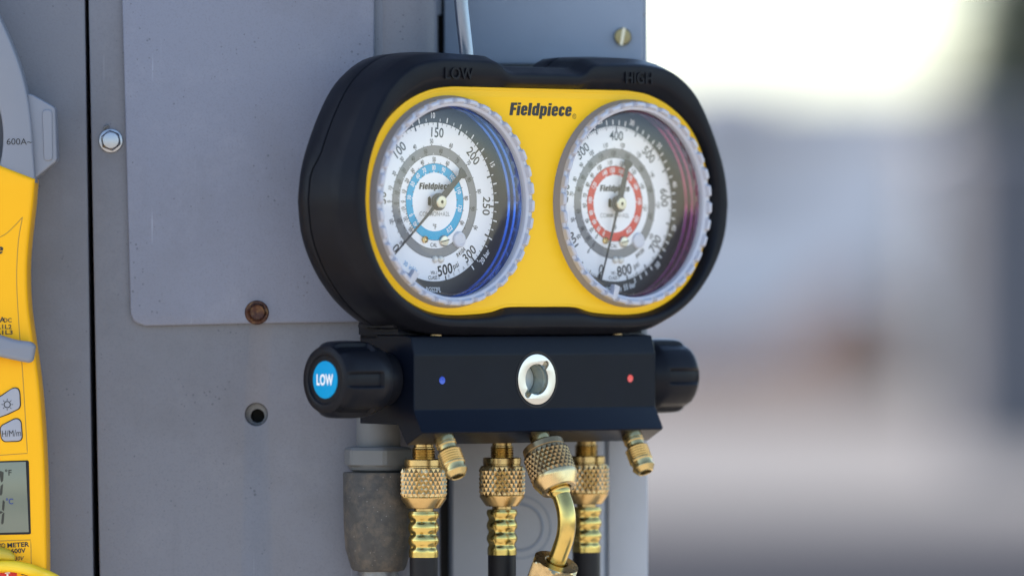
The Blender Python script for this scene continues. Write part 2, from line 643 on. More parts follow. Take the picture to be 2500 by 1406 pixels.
def text_geo(s, h, bold=0.0, xs=1.0, shear=0.0, align='C', width=None, depth=0.0, raise_=0.0, rot=0.0, at=(0, 0)):
    """lettering with cap height h, centred on `at` (or right/left aligned); returns 2D verts with z=raise_, faces"""
    global _cap
    if _cap is None:
        ys = [p[1] for p in text_raw('H', 0.0)[0]]
        _cap = (min(ys), max(ys))
    v, f = text_raw(s, bold)
    k = h / (_cap[1] - _cap[0])
    cy = (_cap[1] + _cap[0]) / 2
    pts = [((p[0] + (p[1] - cy) * shear) * k, (p[1] - cy) * k) for p in v]
    x0, x1 = min(p[0] for p in pts), max(p[0] for p in pts)
    if width:
        xs = width / (x1 - x0)
    ox = {'C': (x0 + x1) / 2, 'L': x0, 'R': x1}[align]
    pts = [((p[0] - ox) * xs, p[1]) for p in pts]
    c, sn = math.cos(rot), math.sin(rot)
    pts = [(p[0] * c - p[1] * sn + at[0], p[0] * sn + p[1] * c + at[1], raise_) for p in pts]
    if depth > 0:
        n = len(pts)
        cnt = {}
        for q in f:
            for i in range(len(q)):
                e = (q[i], q[(i + 1) % len(q)])
                cnt[e] = 1
        side = []
        for (a, b) in cnt:
            if (b, a) not in cnt:
                side.append((a, a + n, b + n, b))
        pts = pts + [(p[0], p[1], raise_ - depth) for p in pts]
        f = list(f) + side
    return pts, list(f)


def PX(px, py, Y=0.0):
    k = (F + Y) / F
    return ((px - 1250) * k, Y, (703 - py) * k)


def to_plane(pts, Y):
    """outline given on the plane at depth Y"""
    k = (F + Y) / F
    return [((x - 1250) * k, (703 - y) * k) for x, y in pts]


def copy_tree(o, parent=None):
    c = o.copy()
    col.objects.link(c)
    c.parent = parent
    for ch in [x for x in bpy.data.objects if x.parent == o]:
        copy_tree(ch, c)
    return c


# ================================================================ the setting
GZ = -1.5 / S                       # ground level
def sheet(name, x0, y0, x1, y1, z, mat):
    v = [(x0, y0, z), (x1, y0, z), (x1, y1, z), (x0, y1, z)]
    me = bpy.data.meshes.new(name)
    me.from_pydata(v, [], [(0, 1, 2, 3)])
    me.materials.append(mat)
    return link(bpy.data.objects.new(name, me))


tag(sheet('ground', -1500, -1500, 1500, 2500, -1.5, M['ground']), 'pale concrete ground stretching away behind the equipment', None, kind='structure')
tag(sheet('bounce_pad', -9, -16, 7, 4, -1.492, M['pad']), 'unseen warm pale concrete pad added to bounce light up onto the equipment', None, kind='structure')  # added out of view; its warm colour bounces light onto the undersides
tag(sheet('road', -60, 24, 60, 47, -1.496, M['asphalt']), 'dark asphalt strip crossing the pale ground far behind', None, kind='structure')

# ================================================================ the cabinet
WY = 110.0
cab = thing('equipment_cabinet', 'grey painted sheet metal equipment cabinet filling the left half of the picture', 'cabinet',
            (0, 0, GZ))
cabo = Vector((0, 0, -GZ))          # parts are written in picture-plane space, then shifted to the cabinet base


def cplate(name, outl, y_front, y_back, mat, bevel=1.5, parent=None, Yp=None):
    Yp = y_front if Yp is None else Yp
    o = [to_plane(q, Yp) for q in outl]
    return plate(name, o, -y_back, -y_front, mat, parent or cab, bevel, off=(0, 0, -GZ))


gapL = lambda y: 207 + 21 * y / 1406
gapR = lambda y: 216 + 27 * y / 1406
covL = lambda y: 298 + 20 * y / 760
TOP, BOT = -4200, 9900
cplate('side_panel', [[(-6500, TOP), (gapL(TOP), TOP), (gapL(BOT), BOT), (-6500, BOT)]], 112, 500, M['paint'], 4)
hole = circle(626, 1011, 27, 40)
cplate('base_panel', [[(gapR(TOP), TOP), (930, TOP), (945, BOT), (gapR(BOT), BOT)], hole], WY, 500, M['paint'], 4)
# rim of the empty screw hole: a dimple pressed into the panel with a dark hole at its bottom
hx, _, hz = PX(626, 1011, WY)
v, f = [], []
rings = [(26.6, 0.3, 0, 0), (25, 4, 0, 0), (20.5, 9, 1.5, -2), (17, 11, 2.5, -4), (16.5, 60, 3, -4), (0.0, 60, 3, -4)]
n = 40
for (r, dep, sx, sz) in rings:
    for i in range(n):
        a = 2 * pi * i / n
        v.append((hx + sx + r * math.cos(a), WY + dep, hz + sz + r * math.sin(a) - GZ))
for j in range(len(rings) - 1):
    for i in range(n):
        k = (i + 1) % n
        f.append((j * n + i, j * n + k, (j + 1) * n + k, (j + 1) * n + i))
mk('screw_hole', v, f, None, cab, 40, mats=[M['zinc'], M['dark']], midx=[0] * n * 3 + [1] * n * 2)
cov = [(covL(TOP), TOP), (912, TOP), (914, 786), (600, 790), (352, 796), (345, 792), (338, 791), (326, 783), (319, 770), (317.5, 752), (covL(740), 740)]
cplate('cover_panel', [cov], WY - 18, WY - 0.5, M['paint_cover'], 4.5)
# corner post: a folded strip that bends away from the viewer
pv, pf = [], []
sec = [(916, 116), (921, 111), (960, 112), (985, 114), (1010, 120), (1040, 132), (1056, 146), (1063, 170), (1064, 500)]
for yy in (TOP, BOT):
    for (x, Y) in sec:
        p = PX(x + (0.004 * yy), yy, 0)
        pv.append((p[0], Y, p[2] - GZ))
ns = len(sec)
for i in range(ns - 1):
    pf.append((i, ns + i, ns + i + 1, i + 1))
mk('corner_post', pv, pf, M['paint'], cab, 50)
v, f = box_geo((PX(-6500, 0)[0], 504, 20), (PX(1094, 0, 500)[0], 690, PX(0, TOP)[2] - GZ - 30))
mk('gap_shade_backing', v, f, M['dark'], cab)  # near-black box whose colour paints in the shade of the gaps
v, f = box_geo((PX(-6480, 0)[0], 691, 10), (PX(1560, 0, 700)[0], 5200, PX(0, TOP)[2] - GZ - 10))
mk('cabinet_body', v, f, M['paint'], cab)


def hex_bolt(name, px, py, Y, label, mat, rf, rh, tilt=0.2, thick=16, dome=False):
    """flanged hexagon screw head facing the viewer"""
    x, _, z = PX(px, py, Y)
    b = node(name, cab, (x, Y, z - GZ))
    b['label'] = label
    mw = axis((0, 0, 0), (0.05, -1, 0.04))
    if dome:
        lathe('flange', [(rf, -2), (rf, 3), (rf - 2, 5.2), (18, 6)], mat, b, mw, 40)
    else:
        lathe('flange', [(rf, -2), (rf, 3), (rf - 1.5, 5), (18, 7.5)], mat, b, mw, 40)
    hexv = []
    nseg = 48
    prof = [(1.0, 5), (1.0, thick - 6), (0.70, thick), (0.64, thick - 1.5 if dome else thick + 0.4), (0.0, thick - 3.0 if dome else thick + 0.6)]

    def rfun(a, r, h):
        k = (a + tilt) % (pi / 3) - pi / 6
        hx_ = rh * 0.88 / math.cos(k)
        if r > 0.95:
            return hx_
        if r > 0.85:
            return min(hx_, rh * 0.93)
        return r * rh * 1.06
    lathe('head', prof, mat, b, mw, nseg, 18, rfun)
    return b


bb = hex_bolt('hex_bolt', 270.5, 344, WY, 'bright silver hexagon bolt with flange left of the cover panel', M['steel'], 30, 26, 0.35, 18)
x, _, z = PX(0, 0, WY)
tube('washer_tail', [(-17, -1, 28), (-13, -4, 34), (-8, -4, 37), (-5, -2, 34)], 3, M['zinc'], bb, 8)
hex_bolt('hex_screw', 627, 763, WY - 18, 'rusty brown hexagon screw at the lower edge of the cover panel', M['rust'], 29.5, 24.5, 0.1, 17, True)

# ================================================================ the junction box behind, right of the cabinet
BY = 470.0
jb = thing('junction_box', 'blue grey metal electrical box behind the gauge manifold, beside the cabinet', 'electrical box', (0, 0, GZ))


def jplate(name, outl, y_front, y_back, mat, bevel=2.0):
    o = [to_plane(q, BY) for q in outl]
    return plate(name, o, -y_back, -y_front, mat, jb, bevel, off=(0, 0, -GZ))


jplate('box_body', [round_poly([(1096, TOP), (1576, TOP), (1588, BOT), (1096, BOT)], 8)], BY + 16, BY + 215, M['paint_box'], 6)
jplate('cover_plate', [round_poly([(1081, TOP), (1569, TOP), (1569, 158), (1084, 158)], [4, 4, 26, 20])], BY - 14, BY + 14, M['paint_box'], 4)
jplate('cover_flange', [[(1559, TOP), (1579, TOP), (1579, 36), (1559, 36)]], BY - 4, BY + 15, M['paint_box'], 2)
jplate('hinge_leaf', [[(1067, TOP), (1078, TOP), (1078, 37), (1067, 37)]], BY + 2, BY + 30, M['paint_box'], 2)
jplate('lower_panel', [[(1104, 190), (1474, 190), (1478, BOT), (1104, BOT)]], BY + 2, BY + 14, M['paint_light'], 4)
jplate('edge_strip', [[(1484, 190), (1580, 190), (1590, BOT), (1490, BOT)]], BY + 4, BY + 14, M['paint_light'], 4)
kx, _, kz = PX(1268, 1286, BY)
for rr, th in ((58, 3.0), (78, 1.6)):
    tv, tf = [], []
    for i in range(72):
        a = 2 * pi * i / 72
        for k in range(6):
            b = 2 * pi * k / 6
            q = rr + th * math.cos(b)
            tv.append((kx + q * math.cos(a), BY + 2 + th * 0.7 * math.sin(b), kz + q * math.sin(a) - GZ))
    for i in range(72):
        for k in range(6):
            tf.append((i * 6 + k, i * 6 + (k + 1) % 6, ((i + 1) % 72) * 6 + (k + 1) % 6, ((i + 1) % 72) * 6 + k))
    mk('knockout_ring', tv, tf, M['paint_box'], jb, 60)
sx, _, sz = PX(1520, 91, BY)
sc = node('slotted_screw', jb, (sx, BY - 14, sz - GZ))
sc['label'] = 'brass coloured slotted screw in the box cover'
mws = axis((0, 0, 0), (0, -1, 0))
lathe('head', [(22, -1), (22, 8), (19, 13), (0, 14)], M['box_screw'], sc, mws, 32)
v, f = box_geo((-3.5, -16.5, -22), (3.5, -12, 22))
mk('slot_ridge', v, f, M['nickel'], sc, mw=Matrix.Rotation(R(10), 4, 'Y'))

# ================================================================ conduit fitting under the manifold
CY = 22.0
cx, _, _z = PX(924, 0, CY)
cd = thing('conduit', 'dark metal conduit coupling with grey hexagonal locknut behind the left hose', 'conduit', (cx, CY, GZ))
cz = lambda py: PX(0, py, CY)[2] - GZ
lathe('connector_neck', [(54, cz(1094)), (54, cz(925)), (50, cz(912)), (0, cz(910))], M['zinc'], cd, None, 48)
lathe('locknut', [(60, cz(1151)), (70, cz(1146)), (74, cz(1138)), (84, cz(1133)), (84, cz(1098)), (78, cz(1091)), (54, cz(1089))], M['zinc'], cd, None, 48, 25,
      lambda a, r, h: (min(r * 0.93 / math.cos((a + 0.35) % (pi / 3) - pi / 6), r * 1.03) if r > 76 else r))
lathe('coupling', [(46, cz(1394)), (62, cz(1391)), (67, cz(1385)), (81, cz(1338)), (85, cz(1280)), (87, cz(1156)), (85, cz(1152)), (60, cz(1151))], M['iron'], cd, None, 64, 30)
lathe('pipe', [(50, 0), (50, cz(1392))], M['galv'], cd, None, 48)
# elbow that carries the conduit into the cabinet wall
tube('elbow', [(0, 0, cz(925)), (0, 4, cz(895)), (0, 24, cz(872)), (0, 60, cz(864)), (0, WY - CY + 20, cz(864))], 52, M['zinc'], cd, 32)

# ================================================================ the gauge manifold
TH = R(42)
man = thing('gauge_manifold', 'black and yellow refrigerant manifold with two round pressure gauges, hung on the cabinet', 'gauge manifold',
            (70, 0, 208), TH)


def quarter(pts, n):
    """resample an open polyline to n points by length (first kept, last dropped)"""
    P = [Vector(p) for p in pts]
    L = [0]
    for i in range(1, len(P)):
        L.append(L[-1] + (P[i] - P[i - 1]).length)
    out = []
    j = 0
    for k in range(n):
        t = L[-1] * k / n
        while j < len(L) - 2 and L[j + 1] < t:
            j += 1
        s = (t - L[j]) / max(1e-9, L[j + 1] - L[j])
        out.append(P[j].lerp(P[j + 1], s))
    return out


def ring4(top_right, low_right, n=44):
    """symmetrical contour: top-centre -> right -> bottom-centre -> left"""
    a = quarter(spline(top_right, 10), n)
    b = quarter(spline(low_right, 10), n)
    end = Vector(low_right[-1])
    right = a + b + [end]
    left = [Vector((-p.x, p.y)) for p in reversed(right[1:-1])]
    return right + left


outer = ring4([(0, 314), (60, 314), (112, 314), (132, 321), (150, 335), (172, 340), (300, 343), (380, 337), (440, 319), (503, 273), (550, 205), (590, 120), (608, 60), (615, 0)],
              [(615, 0), (606, -70), (582, -130), (545, -185), (489, -240), (413, -283), (330, -302), (200, -306), (0, -306)])
inner = ring4([(0, 277), (120, 277), (230, 277), (300, 276), (370, 265), (440, 236), (500, 190), (540, 130), (560, 65), (565, 0)],
              [(565, 0), (558, -65), (536, -130), (497, -188), (440, -233), (370, -262), (300, -272), (225, -271), (165, -266), (125, -256), (90, -253), (0, -253)])


def offset(ring, e):
    n = len(ring)
    out = []
    for i in range(n):
        t = (ring[(i + 1) % n] - ring[i - 1])
        nrm = Vector((t.y, -t.x))
        if nrm.length > 0:
            nrm.normalize()
        # contour runs clockwise seen from the front: outward normal is (-t.y, t.x) or its opposite
        out.append(ring[i] + nrm * (-e if False else e))
    return out


# decide the outward direction once
_t = outer[1] - outer[-1]
_sgn = 1.0 if Vector((_t.y, -_t.x)).dot(outer[0]) > 0 else -1.0


def off(ring, e):
    return offset(ring, e * _sgn)


def loft(name, secs, mat, parent, cap_end=True, smooth=32, mats=None, midx_rows=None):
    v, f = [], []
    n = len(secs[0][0])
    for ring, d in secs:
        for p in ring:
            v.append((p.x, -d, p.y))
    mi = []
    for j in range(len(secs) - 1):
        for i in range(n):
            k = (i + 1) % n
            f.append((j * n + i, j * n + k, (j + 1) * n + k, (j + 1) * n + i))
            mi.append(midx_rows[j] if midx_rows else 0)
    if cap_end:
        b = (len(secs) - 1) * n
        f.append(tuple(range(b, b + n)))
        mi.append(0)
    return mk(name, v, f, mat, parent, smooth, mats=mats, midx=mi)


def smooth_ring(ring, times):
    r = ring
    for _ in range(times):
        r = [(r[i - 1] + r[i] * 2 + r[(i + 1) % len(r)]) / 4 for i in range(len(r))]
    return r


inn1 = [a.lerp(b, 0.38) for a, b in zip(inner, outer)]
secs = [(off(inner, -14), -14), (off(inner, 1), -12), (off(inner, 2.5), 2), ([a.lerp(b, 0.30) for a, b in zip(inner, outer)], 17),
        (inn1, 20.5), ([a.lerp(b, 0.45) for a, b in zip(inner, outer)], 21.5),
        (off(outer, -9), 22), (off(outer, -4), 20.8), (off(outer, -0.5), 17), (off(outer, 2), 10),
        (off(outer, 14), -22), (off(outer, 16), -28), (off(outer, 18), -60), (off(outer, 20), -100)]
loft('rubber_boot', secs, M['rubber'], man, cap_end=False)
# rear half of the shell with the parting seam; the seam steps forward on the upper half
back = smooth_ring(outer, 3)


def seam_d(p, base):
    t = max(0.0, min(1.0, (p.y - 60) / 60.0))
    t = t * t * (3 - 2 * t)
    return base + 22 * t


def loft_var(name, rows, mat, parent, smooth=32, cap=True):
    v, f = [], []
    n = len(rows[0][0])
    for ring, base, wob in rows:
        for p in ring:
            d = seam_d(p, base) if wob else base
            v.append((p.x, -d, p.y))
    for j in range(len(rows) - 1):
        for i in range(n):
            k = (i + 1) % n
            f.append((j * n + i, j * n + k, (j + 1) * n + k, (j + 1) * n + i))
    if cap:
        b = (len(rows) - 1) * n
        f.append(tuple(range(b, b + n)))
    return mk(name, v, f, mat, parent, smooth)


bo = off(outer, 20)
loft_var('boot_skirt', [(bo, -100, False), (off(outer, 20.5), -126, True), (off(outer, 18.5), -128, True), (off(outer, 14), -128.5, True), (off(outer, 0), -128.5, True)], M['rubber'], man, cap=False)
loft_var('seam_channel', [(off(outer, 14), -127, True), (off(outer, 14), -134, True)], M['seam'], man, cap=False)
loft_var('rear_shell', [(off(outer, 0), -132, True), (off(outer, 14), -132, True), (off(outer, 19), -132.8, True), (off(outer, 20.5), -136, True), (off(outer, 18), -166, False),
                        (off(outer, 12), -178, False), (off(outer, -8), -186, False)], M['rubber'], man)
# raised words on the boot
for w_, u_, wd in (('LOW', -287, 92), ('HIGH', 305, 90)):
    g = text_geo(w_, 27, 0.015, width=wd, depth=5, raise_=26.0, at=(u_, 309))
    mk('raised_lettering', [front(*p) for p in g[0]], g[1], M['rubber'], man)

# yellow face plate
GC, GR = 297.0, 257.0
face = plate('face_plate', [[tuple(p) for p in off(inner, 1.5)], circle(-GC, 0, GR - 4, 96), circle(GC, 0, GR - 4, 96)], -13, 0, M['yellow'], man, 2.0)
# thin moulded line just inside the plate edge
tv, tf = [], []
rg = off(inner, -6)
n_ = len(rg)
for p in rg:
    nn = p.normalized()
    for k in range(4):
        a = pi / 2 * k
        tv.append((p.x + 0.9 * math.cos(a) * nn.x, -0.5 * math.sin(a) - 0.15, p.y + 0.9 * math.cos(a) * nn.y))
for i in range(n_):
    for k in range(4):
        tf.append((i * 4 + k, i * 4 + (k + 1) % 4, ((i + 1) % n_) * 4 + (k + 1) % 4, ((i + 1) % n_) * 4 + k))
mk('moulded_line', tv, tf, M['yellow'], face, 60)
# the logo lettering: heavy, slanted, condensed letters drawn glyph by glyph
XE = [[(1.6, 0), (3.6, 0), (5, 1.3), (5, 2.7), (2.95, 2.7), (2.85, 1.9), (2.3, 1.9), (2.3, 3.6), (5, 3.6), (5, 6.5), (3.6, 7.9), (1.4, 7.9), (0, 6.5), (0, 1.4)],
      [(2.2, 5.0), (2.85, 5.0), (2.85, 6.1), (2.2, 6.1)]]
GLYPH = {
    'F': (5.5, [[(0, 0), (2.6, 0), (2.6, 4.1), (4.7, 4.1), (4.7, 6.1), (2.6, 6.1), (2.6, 8), (5.1, 8), (5.1, 10), (0, 10)]]),
    'i': (3.25, [[(0, 0), (2.5, 0), (2.5, 7.7), (0, 7.7)], [(0.05, 8.4), (2.55, 8.4), (2.55, 10.1), (0.05, 10.1)]]),
    'l': (3.25, [[(0, 0), (2.5, 0), (2.5, 10), (0, 10)]]),
    'e': (5.7, XE),
    'c': (5.25, [[(1.6, 0), (3.3, 0), (4.6, 1.3), (4.6, 2.9), (2.7, 2.9), (2.6, 1.9), (2.3, 1.9), (2.3, 6.0), (2.6, 6.0), (2.7, 5.0), (4.6, 5.0), (4.6, 6.6), (3.3, 7.9), (1.4, 7.9), (0, 6.5), (0, 1.4)]]),
    'd': (6.2, [[(1.4, 0), (2.7, 0), (3.1, 0.6), (3.1, 0), (5.5, 0), (5.5, 10), (3.1, 10), (3.1, 7.4), (2.7, 7.9), (1.4, 7.9), (0, 6.5), (0, 1.4)], [(2.3, 1.9), (3.1, 2.1), (3.1, 5.9), (2.3, 6.0)]]),
    'p': (6.2, [[(0, -2.4), (2.4, -2.4), (2.4, 0.5), (2.8, 0), (4.1, 0), (5.5, 1.4), (5.5, 6.5), (4.1, 7.9), (2.8, 7.9), (2.4, 7.4), (2.4, 7.9), (0, 7.9)], [(2.4, 2.1), (3.2, 1.9), (3.2, 6), (2.4, 5.9)]]),
}
_logo = []


def logo(width, h, at, raise_, align='C'):
    if not _logo:
        outl, x = [], 0.0
        for chr_ in 'Fieldpiece':
            adv, shapes = GLYPH[chr_]
            for sh_ in shapes:
                outl.append([(px_ + x, py_) for px_, py_ in round_poly(sh_, 0.28, 2)])
            x += adv
        v_, f_ = plate_geo(outl, 0, 0)
        _logo.append((v_, f_))
    v_, f_ = _logo[0]
    pts = [(p[0] + p[1] * 0.14, p[1]) for p in v_]
    x0, x1 = min(p[0] for p in pts), max(p[0] for p in pts)
    k, kx_ = h / 10.0, width / (x1 - x0)
    ox = {'C': (x0 + x1) / 2, 'R': x1}[align]
    return [((p[0] - ox) * kx_ + at[0], (p[1] - 5) * k + at[1], raise_) for p in pts], f_


g = logo(206, 31, (0, 227), 0.6)
reg = [text_geo('R', 5, 0.01, raise_=0.6, at=(111, 212))]
ro, ri = circle(111, 212, 6.2, 24), circle(111, 212, 4.9, 24)
reg.append(([(p[0], p[1], 0.6) for p in ro + ri], [(i, (i + 1) % 24, 24 + (i + 1) % 24, 24 + i) for i in range(24)]))
v, f = merge([g] + reg)
mk('printed_lettering', [front(*p) for p in v], f, M['ink'], face)


# ---------------------------------------------------------------- the two gauges
DD = -55.0                          # dial depth


def make_gauge(u0, spec):
    g = node('gauge', man, (u0, 0, 0))
    g['label'] = spec['label']
    toY = axis((0, 0, 0), (0, -1, 0))
    # coloured case wall
    lathe('case_ring', [(236, -64), (234, -50), (238, -46), (238, -34), (235.5, -30), (239, -26), (240, -14), (237, -10), (240, -4), (249, -3.5), (249, -66), (0, -66)], spec['ring'], g, toY, 96, 30)
    # dial: concentric printed bands on one disc
    bands = [(0, 'dial_white'), (71, spec['col']), (93, 'dial_white'), (113.5, 'dial_grey'), (136, 'dial_white'), (192.5, 'dial_black'), (235.5, None)]
    n = 96
    v, f, mi, mats = [], [], [], []
    v.append((0, -DD, 0))
    prev = None
    names = []
    for bi in range(len(bands) - 1):
        r1 = bands[bi + 1][0]
        nm = bands[bi][1]
        if nm not in names:
            names.append(nm)
        base = len(v)
        for i in range(n):
            a = 2 * pi * i / n
            v.append((r1 * math.cos(a), -DD, r1 * math.sin(a)))
        for i in range(n):
            k = (i + 1) % n
            if prev is None:
                f.append((0, base + i, base + k))
            else:
                f.append((prev + i, base + i, base + k, prev + k))
            mi.append(names.index(nm))
        prev = base
    mk('dial', v, f, None, g, mats=[M[x] for x in names], midx=mi)
    # thin outlines of the bands + ticks + numerals in black
    blk, wht, gry, blu = [], [], [], []
    z = DD + 0.7

    def ringline(r, w=0.8):
        a, b = circle(0, 0, r + w / 2, 96), circle(0, 0, r - w / 2, 96)
        return ([(p[0], p[1], z) for p in a + b], [(i, (i + 1) % 96, 96 + (i + 1) % 96, 96 + i) for i in range(96)])

    def tick(ang, r0, r1, w):
        a = R(ang)
        c, s = math.cos(a), math.sin(a)
        q = [(r0, -w / 2), (r1, -w / 2), (r1, w / 2), (r0, w / 2)]
        return ([(x * c - y * s, x * s + y * c, z) for x, y in q], [(0, 1, 2, 3)])

    def arc_text(lst, s, ang, r, h, bold=0.0, xs=0.8, flip=False, shear=0.0):
        a = R(ang)
        rot = a - pi / 2 + (pi if flip else 0)
        lst.append(text_geo(s, h, bold, xs=xs, shear=shear, raise_=z, rot=rot, at=(r * math.cos(a), r * math.sin(a))))

    for r in (93, 113.5, 136, 192.5):
        blk.append(ringline(r))
    A = spec['angle']
    for psi, lab in spec['main']:
        arc_text(blk, lab, A(psi), 168, 22.5, 0.010, 0.92, flip=A(psi) < -30)
    for (val, maj, mid) in spec['ticks']:
        blk.append(tick(A(val), 193 - (13 if maj else 10 if mid else 7), 193, 4.2 if maj else 2.6 if mid else 1.5))
    for (val, big) in spec['bars']:
        wht.append(tick(A(val * 14.504), 195, 207 if big else 202, 3.2 if big else 2.0))
    for b, lab in spec['bar_labels']:
        arc_text(wht, lab, A(b * 14.504), 209, 13, 0.02, 0.8, flip=A(b * 14.504) < -30)
    for key, rad, lst, tr in (('t_out', 147, blk, 136), ('t_grey', 125, blk, 113.5), ('t_in', 103, blk, 93)):
        items = spec[key]
        for i, (lab, ang) in enumerate(items):
            if lab:
                arc_text(lst, lab, ang, rad, 10.5, 0.012, 0.72, flip=ang < -20)
            lst.append(tick(ang, tr, tr + 4.5, 2.2))
            if i + 1 < len(items):
                mid = (ang + items[i + 1][1]) / 2
                (wht if key == 't_grey' else lst).append(tick(mid, tr + 0.6, tr + 3.6, 1.6))
    for i, (lab, ang) in enumerate(spec['t_col']):
        arc_text(wht, lab, ang, 83, 11, 0.02, 0.72, flip=ang < -40)
        wht.append(tick(ang, 71, 74.5, 3.0))
        if i + 1 < len(spec['t_col']):
            blk.append(tick((ang + spec['t_col'][i + 1][1]) / 2, 71, 75, 1.8))
    arc_text(wht, 'R22', -54, 81, 11, 0.02, 0.72, True, 0.15)
    arc_text(blk, 'R410A', -55, 148, 11, 0.014, 0.72, True, 0.12)
    blk.append(logo(101, 15.5, (0, 38), z))
    gry.append(text_geo('COMMON+A2L', 10.5, 0.006, width=98, raise_=z, at=(0, -29)))
    blk.append(text_geo('°F', 12, 0.006, xs=0.85, raise_=z, at=(0, -60)))
    blk.append(text_geo('CAL', 9.5, 0.006, xs=0.85, raise_=z, at=(-3, -104)))
    blk.append(text_geo('V01.1', 8, 0.006, xs=0.8, raise_=z, at=(-3, -171)))
    blk.append(text_geo('CLASS 1', 9, 0.006, xs=0.8, raise_=z, at=(-3, -183)))
    arc_text(blk, spec['end'][0], spec['end'][1], 167, 24, 0.02, 0.92, True)
    arc_text(blk, 'psi', spec['end'][1] + spec['end'][2], 167, 14, 0.006, 0.9, True)
    if spec.get('retard'):
        for i, ch in enumerate('RETARD'):
            arc_text(gry, ch, -75.5 + 5.3 * i, 185, 9, 0.0, 0.9, True)
        blk.append(tick(-79, 182, 193, 3.5))
        arc_text(wht, 'RGS22FL', -91, 212, 11, 0.01, 0.8, True)
        arc_text(blu, '30', 238, 176, 11, 0.005, 0.85, True)
        arc_text(blu, 'inHg', 247, 176, 12, 0.005, 0.85, True)
    else:
        arc_text(wht, 'RGS22FH', -91, 212, 11, 0.01, 0.8, True)
        blk.append(tick(254, 180, 193, 10))
    # small maker's mark left of the hub
    blk.append(([(-22, -8, z), (-12, -10, z), (-12, 8, z), (-16, 14, z), (-22, 10, z)], [(0, 1, 2, 3, 4)]))
    for nm, lst, mt in (('dial_print', blk, 'ink'), ('dial_print', wht, 'ink_white'), ('dial_print', gry, 'ink_grey'), ('dial_print', blu, 'ink_blue')):
        if lst:
            v, f = merge(lst)
            mk(nm, [front(*p) for p in v], f, M[mt], g)
    # pointer: long thin end to zero, wide fishtail counterweight behind the hub
    a = spec['ptr']
    c, s = math.cos(a), math.sin(a)
    sh = [(0, 6.5), (40, 3.4), (196, 1.5), (196, -1.5), (40, -3.4), (0, -6.5), (-14, -9), (-92, -6.0), (-100, -13), (-110, -14), (-113, 0), (-110, 14), (-100, 13), (-92, 6.0), (-14, 9)]
    plate('pointer', [[(x * c - y * s, x * s + y * c) for x, y in sh]], DD + 14, DD + 17, M['pointer'], g, 0.6)
    lathe('pointer_collar', [(21, DD + 12), (21, DD + 19), (17, DD + 20)], M['pointer'], g, toY, 32)
    lathe('hub', [(16, DD + 18), (16, DD + 26), (14, DD + 28), (4.4, DD + 28.3), (3.6, DD + 25), (0, DD + 25)], M['hub'], g, toY, 32)
    lathe('hub_pin', [(2.6, DD + 24), (2.6, DD + 27), (0, DD + 27.4)], M['dark'], g, toY, 12)
    # little fittings on the dial
    def dloc(x, y):
        return axis((x, 0, y), (0, -1, 0))
    lathe('brass_bushing', [(8.5, DD), (8.5, DD + 5), (6.5, DD + 6), (4.5, DD + 3), (0, DD + 2)], M['brass'], g, dloc(-33, -91), 24)
    sc_ = node('calibration_screw', None, (0, 0, 0))
    bpy.data.objects.remove(sc_)
    v1, f1 = lathe_geo([(13.5, DD), (13.5, DD + 5), (11.5, DD + 7), (0, DD + 7.6)], 32)
    v1 = [tuple(dloc(28, -94) @ Vector(p)) for p in v1]
    b1 = box_geo((-13, -DD - 8.4, -1.2), (13, -DD - 7.0, 1.2))
    rt = Matrix.Translation((28, 0, -94)) @ Matrix.Rotation(R(-12), 4, 'Y')
    b1 = ([tuple(rt @ Vector(p)) for p in b1[0]], b1[1])
    V, Fc = merge([(v1, f1), b1])
    mk('calibration_screw', V, Fc, None, g, 35, mats=[M['nickel'], M['dark']], midx=[0] * len(f1) + [1] * 6)
    lathe('milky_plug', [(19.5, DD), (19.5, DD + 4), (17, DD + 7), (12, DD + 7.5), (11, DD + 6.4), (0, DD + 6.4)], M['milky'], g, dloc(78, -91), 36)
    for bx in (0, 19):
        lathe('stop_pin', [(8.5, DD), (8.5, DD + 3), (6.5, DD + 7), (3.5, DD + 9), (0, DD + 9.5)], M['pearl'], g, dloc(bx, -139), 20)
    # clear lens: flat window with rounded shoulder, plus a clear skirt inside the case
    lathe('lens', [(231, 2), (231, 8), (228, 11.5), (222, 13), (150, 13.6), (0, 14)], M['lens'], g, toY, 96, 50, caps=False)
    lathe('lens_skirt', [(230, 2), (226, -1), (225, -5), (228.5, -9), (229, -14), (226, -18), (225, -24), (229, -30), (229, -38), (226, -46)], M['lens_skirt'], g, toY, 96, 60, caps=False)
    # milky bezel ring with castellated teeth
    NT, SUB = 36, 12
    n = NT * SUB
    v, f = [], []
    for i in range(n):
        ph = i % SUB
        up = [0.0, 0.0, 0.0, 0.0, 0.85, 1.0, 1.0, 1.0, 1.0, 1.0, 1.0, 0.85][ph]
        a = 2 * pi * i / n + 0.03
        hi = 23.0 + 11.0 * up
        ro = 250.5 + 0.4 * up
        ringp = [(230.5, 4), (230.5, 20), (232, 22), (237.5, 23.5), (238.5 + 1.5 * up, hi - 1.2), (241 + 1.5 * up, hi), (ro - 4, hi - 0.4), (ro - 1.2, hi - 3), (ro, 21), (250.5, 17)]
        for (r, h) in ringp:
            v.append((r * math.cos(a), -h, r * math.sin(a)))
        m_ = len(ringp)
    for i in range(n):
        k = (i + 1) % n
        for j in range(m_ - 1):
            f.append((i * m_ + j, i * m_ + j + 1, k * m_ + j + 1, k * m_ + j))
    bz = mk('bezel', v, f, M['bezel'], g, 26)
    lathe('bezel_skirt', [(250.6, 19), (252, 14), (254.5, 4), (256.5, 0.6), (257, -6)], M['bezel_side'], g, toY, 96, 40, caps=False)
    # locking tab at the lower left
    ta = R(spec['tab'])
    tm = Matrix.Rotation(-ta, 4, 'Y')
    tb, tbf = box_geo((212, -26, -9), (246, -12, 9))
